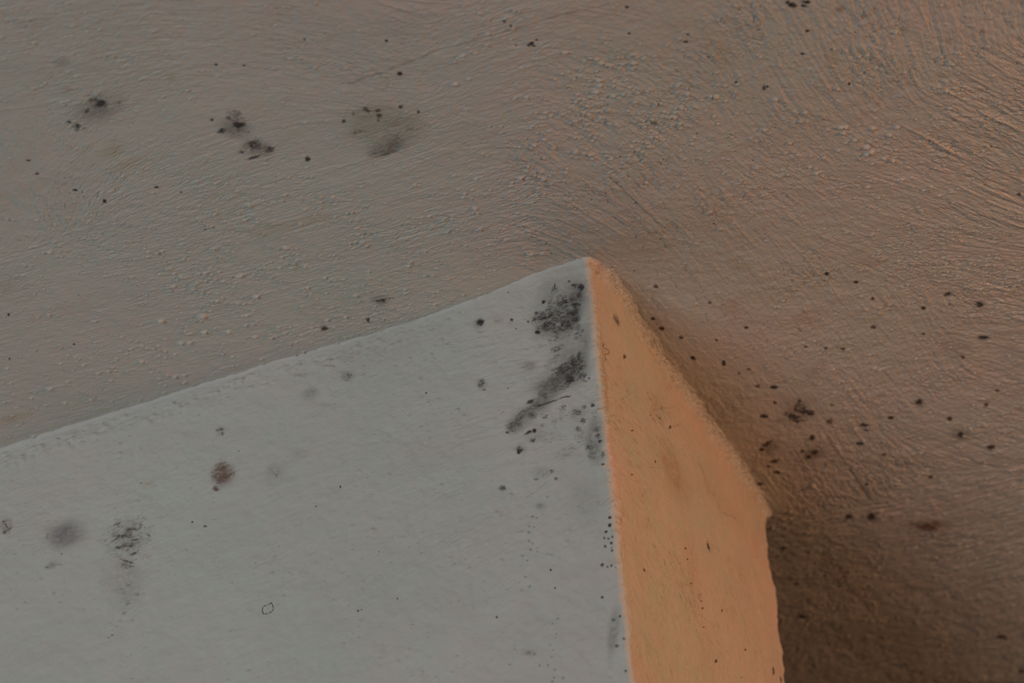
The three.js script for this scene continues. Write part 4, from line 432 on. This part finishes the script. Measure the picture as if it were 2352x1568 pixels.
  for (let k = 0; k < 500; k++) { const u = rf() * CS, v = rf() * CS, [x, z] = xz(u, v); if (x < 10 || noise(u / 12, v / 12, 41) < -0.1) continue; const q = 0.18 + 0.5 * rf() ** 2; fine.bump(u, v, q, 0, 0, q * (0.7 + 0.5 * rf()), 0.12 + 0.25 * rf()); }
  const mat = new THREE.MeshPhysicalMaterial({ name: 'ceiling paint', map: paintColour(F, PAINT.ceiling, STAINS_AND_SHADE.c, CRACKS.c, fine, 301, 0.035, MOULD.c, 1000, [1.2, 1.2]), bumpMap: reliefTexture(F, (u, v) => g0(u, v)), bumpScale: BUMP_MM / 1000, roughness: 0.5, specularIntensity: 1 });
  const ceiling = new THREE.Mesh(mergeGeometries([core.toNonIndexed === undefined ? core : core, ring, slab].map(g => { g.deleteAttribute('color'); return g; })), mat);
  const onCeiling = (u, v, lift, p) => { const [x, z] = xz(u, v); p[0] = x; p[1] = -(g0(u, v) + slow(u, v) + lift); p[2] = z; };
  mouldAll(MOULD.c, onCeiling, 1000, [1.2, 1.2], ceiling);
  structure(ceiling, 'ceiling', 'brush-marked grey plaster ceiling dotted with paint nodules and mould', 'ceiling');
}

// ------------------------------------------------------------------ wall that ends in mid room: broad face (z = 0), narrow end face (x = 0)
{
  const RB = 1.7, LA = RB * Math.PI / 4, THICK = 120, RK = 1.6, SHIFT = RB - LA;      // bull-nosed corner, wall thickness
  const qCore = 134, sLeft = -166, sEnd = 124;
  const along = (s) => {                        // plan of the wall surface: x, z, normal x, normal z
    if (s < -LA) return [s + LA - RB, 0, 0, 1];
    if (s <= LA) { const a = Math.PI / 4 - s / RB; return [-RB + RB * Math.cos(a), -RB + RB * Math.sin(a), Math.cos(a), Math.sin(a)]; }
    const w = RB + (s - LA); if (w <= THICK - RK) return [0, -w, 1, 0];
    const a = (w - (THICK - RK)) / RK; if (a <= Math.PI / 2) return [-RK + RK * Math.cos(a), -(THICK - RK) - RK * Math.sin(a), Math.cos(a), -Math.sin(a)];
    return [-RK - (a - Math.PI / 2) * RK, -THICK, 0, -1];
  };
  const deep = (s) => 1 + 0.9 * smooth(0, 12, s);
  const fillet = (s) => s < 0 ? 0.75 + 0.5 * smooth(-80, -150, s) + 0.2 * noise(s / 9, 0.5, 21) : 0.9 + 2.7 * smooth(0, 7, s) - 0.9 * smooth(108, 120, s) + 0.25 * noise(s / 8, 0.5, 22);
  const start = (s) => 0.62 - 0.5 * smooth(-3, 6, s);                 // the joint meets the ceiling in a crease, not in a smooth run
  const tq = (s, q) => { const R = fillet(s), V = R * deep(s), A = (R + V) / 2, f0 = start(s), f = f0 + Math.max(q, 0) / A; const t0 = V * (1 - Math.cos(f0)); if (q < 0) return [q, R * (1 - Math.sin(f0))]; if (f < Math.PI / 2) return [V * (1 - Math.cos(f)) - t0, R * (1 - Math.sin(f))]; return [V - t0 + (f - Math.PI / 2) * A, 0]; };
  const qOf = (s, t) => { const R = fillet(s), V = R * deep(s), A = (R + V) / 2, f0 = start(s), t0 = V * (1 - Math.cos(f0)); return t >= V - t0 ? t - (V - t0) + A * (Math.PI / 2 - f0) : A * (Math.acos(1 - (Math.max(t, 0) + t0) / V) - f0); };
  const qs = [-1.2, ...range(0, qCore, 0.3), 300, 900, 1700, H * 1000];
  const slowWall = (s, q) => {
    let h = 0.35 * noise(s / 40 + 2, q / 45, 61) + 0.12 * noise(s / 15, q / 17, 62);
    const d = s; h += 0.26 * Math.exp(-(d * d) / 6) * (noise(q / 1.6, 1.5, 63) + 0.8 * noise(q / 4.5, 2.5, 64)) + 0.3 * Math.exp(-(d * d) / 5);          // knobbly paint on the arris
    h -= 0.7 * Math.exp(-(((s - 5.2 - 1.2 * noise(q / 14, 4.5, 65)) / 1.5) ** 2)) * (1 - smooth(50, 80, q)) * smooth(0, 3, q);                          // soft groove beside the arris
    h += 0.5 * Math.exp(-(((q - 5) / 2.6) ** 2)) * smooth(-55, -115, s);                                                                                     // bead of filler under the ceiling
    h += 0.3 * noise(q / 13, 7.5, 66) * Math.exp(-(((s - 119) / 5) ** 2)) + 0.25 * noise(q / 3.5, 8.5, 67) * Math.exp(-(((s - 119) / 3) ** 2));
    h -= 0.35 * Math.exp(-(((s - 119) / 6) ** 2)) * Math.exp(-(((q - 16) / 9) ** 2));
    return h * smooth(sLeft, sLeft + 12, s) * (1 - smooth(qCore - 8, qCore, q)) * (1 - smooth(118, 124, s) * (s > 121));
  };
  const wall = new THREE.Group();
  const build = (name, F, ss, s0, s1, base, marks, seed, rough, label, detail) => {
    const ns = ss.length, nq = qs.length, G = new Float32Array(ns * nq), inside = (s, q) => smooth(s0 - 1, s0 + 3, s) * (q < 0 ? 0 : 1 - smooth(qCore - 6, qCore - 1, q)) * (s > s1 - 1 ? 0 : 1);
    for (let j = 0; j < nq; j++) for (let i = 0; i < ns; i++) { const s = ss[i], q = qs[j]; G[j * ns + i] = s < s0 || s > s1 || q > qCore ? 0 : F.at(s, Math.max(q, 0)) * smooth(0, 1.3, Math.abs(s)) * (name === 'end_face' ? (s > s1 - 2 ? 0 : 1) : smooth(s0, s0 + 4, s)) * (1 - smooth(qCore - 6, qCore - 1, q)); }
    const g0 = gridLookup(ss, qs, G);
    const put = (s, q, h, p) => { const [x, z, nx, nz] = along(s), [t, o] = tq(s, q), e = o + h; p[0] = x + nx * e; p[2] = z + nz * e; p[1] = -t - ceilingWave(p[0], p[2]) * (1 - smooth(0, 18, t)); };
    const place = (s, q, i, j, p) => put(s, q, G[j * ns + i] + slowWall(s, q), p);
    const geo = gridGeometry(ss, qs, place, (s, q) => [(s - F.u0) / F.spanU, (q - F.v0) / F.spanV], true);
    const sgn = marks === 'w' ? SHIFT : -SHIFT, stretch = marks === 'w' ? [1.7, 0.9] : [1.1, 1.6], moved = MOULD[marks].map(([l, t, gr, bl]) => [l, t, gr, bl.map(([u, v, ...r]) => { const s = u + sgn; return [s, qOf(s, v), ...r]; })]);
    const filler = (s, q) => { const wd = (s < 0 ? 2.2 + 2.2 * smooth(-25, -70, s) : 3.6) + 1.1 * noise(s / 6, 3.1, 71) + 0.9 * noise(s / 0.9, q / 2.5, 72); return (s < 0 ? 0.25 : 0.8) * smooth(wd + 0.7, wd - 0.7, q) * smooth(1.5, 8, Math.abs(s)); };
    const mat = new THREE.MeshPhysicalMaterial({ name: name + ' paint', map: paintColour(F, base, STAINS_AND_SHADE[marks], CRACKS[marks], detail, seed, name === 'end_face' ? 0.075 : 0.03, moved, seed + 7, stretch, filler), bumpMap: reliefTexture(F, g0), bumpScale: BUMP_MM / 1000, roughness: rough, specularIntensity: 0.6 });
    const m = new THREE.Mesh(geo, mat); m.name = name; m.userData.label = label; wall.add(m);
    mouldAll(moved, (s, q, lift, p) => put(s, q, g0(s, q) + slowWall(s, q) + lift, p), seed + 7, stretch, m);
    return put;
  };
  const shifted = (list, sgn) => list.map(([u, v, ...r]) => [u + sgn, qOf(u + sgn, Math.max(v, 0)), ...r]);
  STAINS_AND_SHADE.w = shifted(STAINS_AND_SHADE.w, SHIFT); STAINS_AND_SHADE.e = shifted(STAINS_AND_SHADE.e, -SHIFT);
  CRACKS.w = CRACKS.w.map(([p, ...r]) => [shifted(p, SHIFT), ...r]); CRACKS.e = CRACKS.e.map(([p, ...r]) => [shifted(p, -SHIFT), ...r]);
  // broad face
  const FW = new Field(2048, 1640, sLeft, 0, 168, qCore), r = rng(51);
  brush(FW, DIRS.w, 0.5, 201, { len: [6, 28], wid: [0.25, 0.9], amp: 0.032, spread: 0.45, up: 0.5 });
  brush(FW, DIRS.w, 1.2, 202, { len: [0.9, 3.2], wid: [0.22, 0.55], amp: 0.07, spread: 1.0, up: 0.5 });
  FW.addNoise(2.4, 2.0, 0.085, 41).addNoise(1.1, 0.9, 0.05, 42).addNoise(0.5, 0.45, 0.012, 43).addNoise(7, 5, 0.12, 44);
  for (let k = 0; k < 1300; k++) { const u = sLeft + r() * 166, v = r() * qCore; if (noise(u / 15, v / 15, 45) < -0.1 + 0.0 * u) continue; const q = 0.25 + 0.55 * r() ** 3; FW.bump(u, v, q * 1.3, 0, 0, q, q * (0.22 + 0.25 * r())); }
  for (let k = 0; k < 260; k++) { const u = sLeft + r() * 164, q = 0.4 + 0.6 * r(); FW.bump(u, 2 + 5 * r(), q * 1.5, 0, 0, q, q * 0.3 * smooth(-20, -70, u)); }   // crumbs in the bead
  CRACKS.w.forEach(([p, w, s], k) => FW.line(p, w, -0.5 * s, 80 + k));
  for (const [u, v, au, av, bu, bv, , ti, gr] of STAINS_AND_SHADE.w) if (ti === 4 && gr > 0.7) for (let k = 0; k < 160; k++) { const t = r() * 6.28, q = Math.sqrt(r()), x = u + q * (au * Math.cos(t) + bu * Math.sin(t)), y = v + q * (av * Math.cos(t) + bv * Math.sin(t)); FW.streak(x, y, -0.25 + 0.5 * (r() - 0.5), 0.8 + 1.4 * r(), 0.3, (r() < 0.6 ? 1 : -1) * 0.13, 0); }
  for (let k = 0; k < FW.a.length; k++) FW.a[k] *= RELIEF.wall;
  const fineW = FW.like(), rf = rng(910);
  for (let k = 0; k < 420; k++) { const u = sLeft + rf() * 166, v = rf() * qCore, q = 0.07 + 0.13 * rf() ** 3; fineW.bump(u, v, q, 0, 0, q * (0.6 + rf()), 0.2 + 0.6 * rf()); }
  for (let k = 0; k < 300; k++) { const u = sLeft + rf() * 166, v = rf() * qCore, q = 0.25 + 0.5 * rf() ** 2; fineW.bump(u, v, q * 1.3, 0, 0, q, 0.05 + 0.1 * rf()); }
  build('broad_face', FW, [-2000, -1400, -800, -400, ...range(sLeft, -3, 0.3), ...range(-2.85, 0, 0.15)], sLeft, 0.001, PAINT.wall, 'w', 401, 0.6, 'pale grey plaster face with black mould colonies near its corner', fineW);
  // end face
  const FE = new Field(1024, 1280, 0, 0, sEnd, qCore), re = rng(52);
  brush(FE, DIRS.e, 0.8, 211, { len: [3, 12], wid: [0.2, 0.6], amp: 0.12, spread: 0.35, up: 0.5 });
  FE.addNoise(2.2, 3.2, 0.09, 46).addNoise(0.8, 1.3, 0.07, 47).addNoise(0.4, 0.6, 0.04, 48).addNoise(9, 12, 0.25, 49);
  for (let k = 0; k < 1500; k++) { const u = re() * sEnd, v = 6 + re() * qCore, q = 0.2 + 0.4 * re() ** 3; FE.bump(u, v, q * 1.2, 0, 0, q * 1.3, q * (0.15 + 0.2 * re())); }
  CRACKS.e.forEach(([p, w, s], k) => FE.line(p, w, -0.5 * s, 90 + k));
  for (let k = 0; k < 5200; k++) { const u = 2 + re() * (sEnd - 4), v = re() * 5.5, q = 0.2 + 0.3 * re(); FE.bump(u, v, q, 0, 0, q * 1.8, (re() < 0.5 ? 1 : -0.7) * q * 0.2 * (1 - smooth(3, 5.5, v))); }   // bristly filler at the ceiling
  for (let k = 0; k < FE.a.length; k++) FE.a[k] *= RELIEF.end;
  const fineE = FE.like(), rg = rng(920);
  brush(fineE, DIRS.e, 2.2, 212, { len: [1.2, 6], wid: [0.25, 0.7], amp: 0.075, spread: 0.3, up: 0.75 });   // mottled, brushed-out paint
  for (let k = 0; k < 500; k++) { const u = rg() * sEnd, v = rg() * qCore; if (noise(u / 14, v / 14, 42) < 0.05) continue; const q = 0.14 + 0.2 * rg() ** 3; fineE.bump(u, v, q * 1.4, 0, 0, q, 0.25 + 0.6 * rg()); }
  const ek = THICK - SHIFT;
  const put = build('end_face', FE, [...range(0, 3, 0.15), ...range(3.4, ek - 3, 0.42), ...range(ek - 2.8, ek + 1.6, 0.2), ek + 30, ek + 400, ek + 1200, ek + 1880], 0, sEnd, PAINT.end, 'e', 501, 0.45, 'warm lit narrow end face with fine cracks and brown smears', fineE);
  // a curled fibre stuck in the paint of the arris
  const fibre = [[0.00, 24.00], [2.35, 22.93], [4.12, 20.98], [5.29, 20.01], [4.71, 21.49], [6.47, 21.16], [7.06, 21.68], [5.29, 23.26], [4.71, 24.62], [5.88, 24.40]].map(([s, t], k) => { const p = [0, 0, 0]; put(s, qOf(s, t), slowWall(s, qOf(s, t)) + 0.1 + 0.08 * (k % 3), p); return new THREE.Vector3(p[0] / 1000, H + p[1] / 1000, p[2] / 1000); });
  const hair = new THREE.Mesh(new THREE.TubeGeometry(new THREE.CatmullRomCurve3(fibre), 80, 0.00005, 5), new THREE.MeshStandardMaterial({ name: 'dark fibre', color: new THREE.Color().setRGB(0.05, 0.03, 0.02), roughness: 0.8 })); hair.name = 'fibre'; hair.userData.label = 'thin dark curled fibre on the corner edge'; wall.add(hair);
  structure(wall, 'wall_left', 'free-standing end of a pale plaster wall meeting the ceiling', 'wall');
}

// ------------------------------------------------------------------ the rest of the room, outside the frame
{
  const wallMat = new THREE.MeshStandardMaterial({ name: 'room wall paint', color: new THREE.Color().setRGB(...PAINT.room), roughness: 0.9 });
  const boxM = (x0, x1, y0, y1, z0, z1) => { const g = new THREE.BoxGeometry(x1 - x0, y1 - y0, z1 - z0); g.translate((x0 + x1) / 2, (y0 + y1) / 2, (z0 + z1) / 2); return g; };
  const { x0, x1, z0, z1 } = ROOM, T = 0.1, Y = H + 0.005;
  const floor = new THREE.Mesh(boxM(x0 - T, x1 + T, -0.1, 0, z0 - T, z1 + T), new THREE.MeshStandardMaterial({ name: 'floor boards', color: new THREE.Color().setRGB(...PAINT.floor), roughness: 0.6 }));
  structure(floor, 'floor', 'plain light floor of the room below', 'floor');
  structure(new THREE.Mesh(boxM(x0 - T, x0, 0, Y, z0, z1), wallMat), 'wall_west', 'side wall that the broad wall runs into', 'wall');
  structure(new THREE.Mesh(boxM(x1, x1 + T, 0, Y, z0, z1), wallMat), 'wall_right', 'side wall of the room beyond the lamp', 'wall');
  structure(new THREE.Mesh(boxM(x0 - T, x1 + T, 0, Y, z0 - T, z0), wallMat), 'wall_far', 'far wall behind the free wall end', 'wall');
  const W = WIN, zb = z1, near = new THREE.Mesh(mergeGeometries([boxM(x0 - T, W.x0, 0, Y, zb, zb + T), boxM(W.x1, x1 + T, 0, Y, zb, zb + T), boxM(W.x0, W.x1, 0, W.y0, zb, zb + T), boxM(W.x0, W.x1, W.y1, Y, zb, zb + T)]), wallMat);
  structure(near, 'wall_near', 'wall behind the viewer with a window opening', 'wall');
  const win = new THREE.Group(), fm = new THREE.MeshStandardMaterial({ name: 'white window paint', color: new THREE.Color().setRGB(0.75, 0.75, 0.73), roughness: 0.5 }), f = 0.05, za = zb + 0.03, zc = zb + 0.08, xm = (W.x0 + W.x1) / 2;
  const frame = new THREE.Mesh(mergeGeometries([boxM(W.x0, W.x0 + f, W.y0, W.y1, za, zc), boxM(W.x1 - f, W.x1, W.y0, W.y1, za, zc), boxM(W.x0, W.x1, W.y0, W.y0 + f, za, zc), boxM(W.x0, W.x1, W.y1 - f, W.y1, za, zc), boxM(xm - 0.03, xm + 0.03, W.y0, W.y1, za, zc)]), fm); frame.name = 'window_frame'; win.add(frame);
  const glass = new THREE.MeshPhysicalMaterial({ name: 'window glass', color: 0xffffff, roughness: 0.0, transmission: 1, thickness: 0 });
  for (const [a, b] of [[W.x0 + f, xm - 0.03], [xm + 0.03, W.x1 - f]]) { const p = new THREE.Mesh(boxM(a, b, W.y0 + f, W.y1 - f, za + 0.02, za + 0.024), glass); p.name = 'pane'; win.add(p); }
  structure(win, 'window_1', 'white two-pane window behind the viewer', 'window');

  // warm globe lamp hanging close under the ceiling, right of the frame
  const lamp = new THREE.Group(); lamp.position.set(LAMP.x, LAMP.y, LAMP.z);
  const brass = new THREE.MeshStandardMaterial({ name: 'brass', color: new THREE.Color().setRGB(0.6, 0.42, 0.18), metalness: 1, roughness: 0.35 });
  const up = H - LAMP.y, add = (name, geo, mat) => { const m = new THREE.Mesh(geo, mat); m.name = name; lamp.add(m); return m; };
  add('canopy', new THREE.LatheGeometry([[0, up - 0.022], [0.03, up - 0.02], [0.042, up - 0.012], [0.045, up]].map(p => new THREE.Vector2(...p)), 32), brass);
  add('stem', new THREE.CylinderGeometry(0.006, 0.006, up - 0.06, 16).translate(0, 0.05 + (up - 0.06) / 2, 0), brass);
  add('socket', new THREE.LatheGeometry([[0.006, 0.052], [0.016, 0.05], [0.018, 0.032], [0, 0.03]].map(p => new THREE.Vector2(...p)), 24), brass);
  add('globe', new THREE.SphereGeometry(0.035, 32, 24), new THREE.MeshStandardMaterial({ name: 'glowing lamp glass', color: new THREE.Color().setRGB(0.8, 0.75, 0.65), emissive: new THREE.Color().setRGB(...LAMP.color), emissiveIntensity: 3, roughness: 0.4 }));
  const light = new THREE.PointLight(new THREE.Color().setRGB(...LAMP.color), LAMP.candela, 0, 2); light.castShadow = true; light.shadow.radius = 1.7; lamp.add(light);
  lamp.name = 'ceiling_lamp'; lamp.userData = { label: 'small brass lamp with a glowing glass globe under the ceiling', category: 'lamp' };
  shadows(lamp); scene.add(lamp);
}

renderer.render(scene, camera);
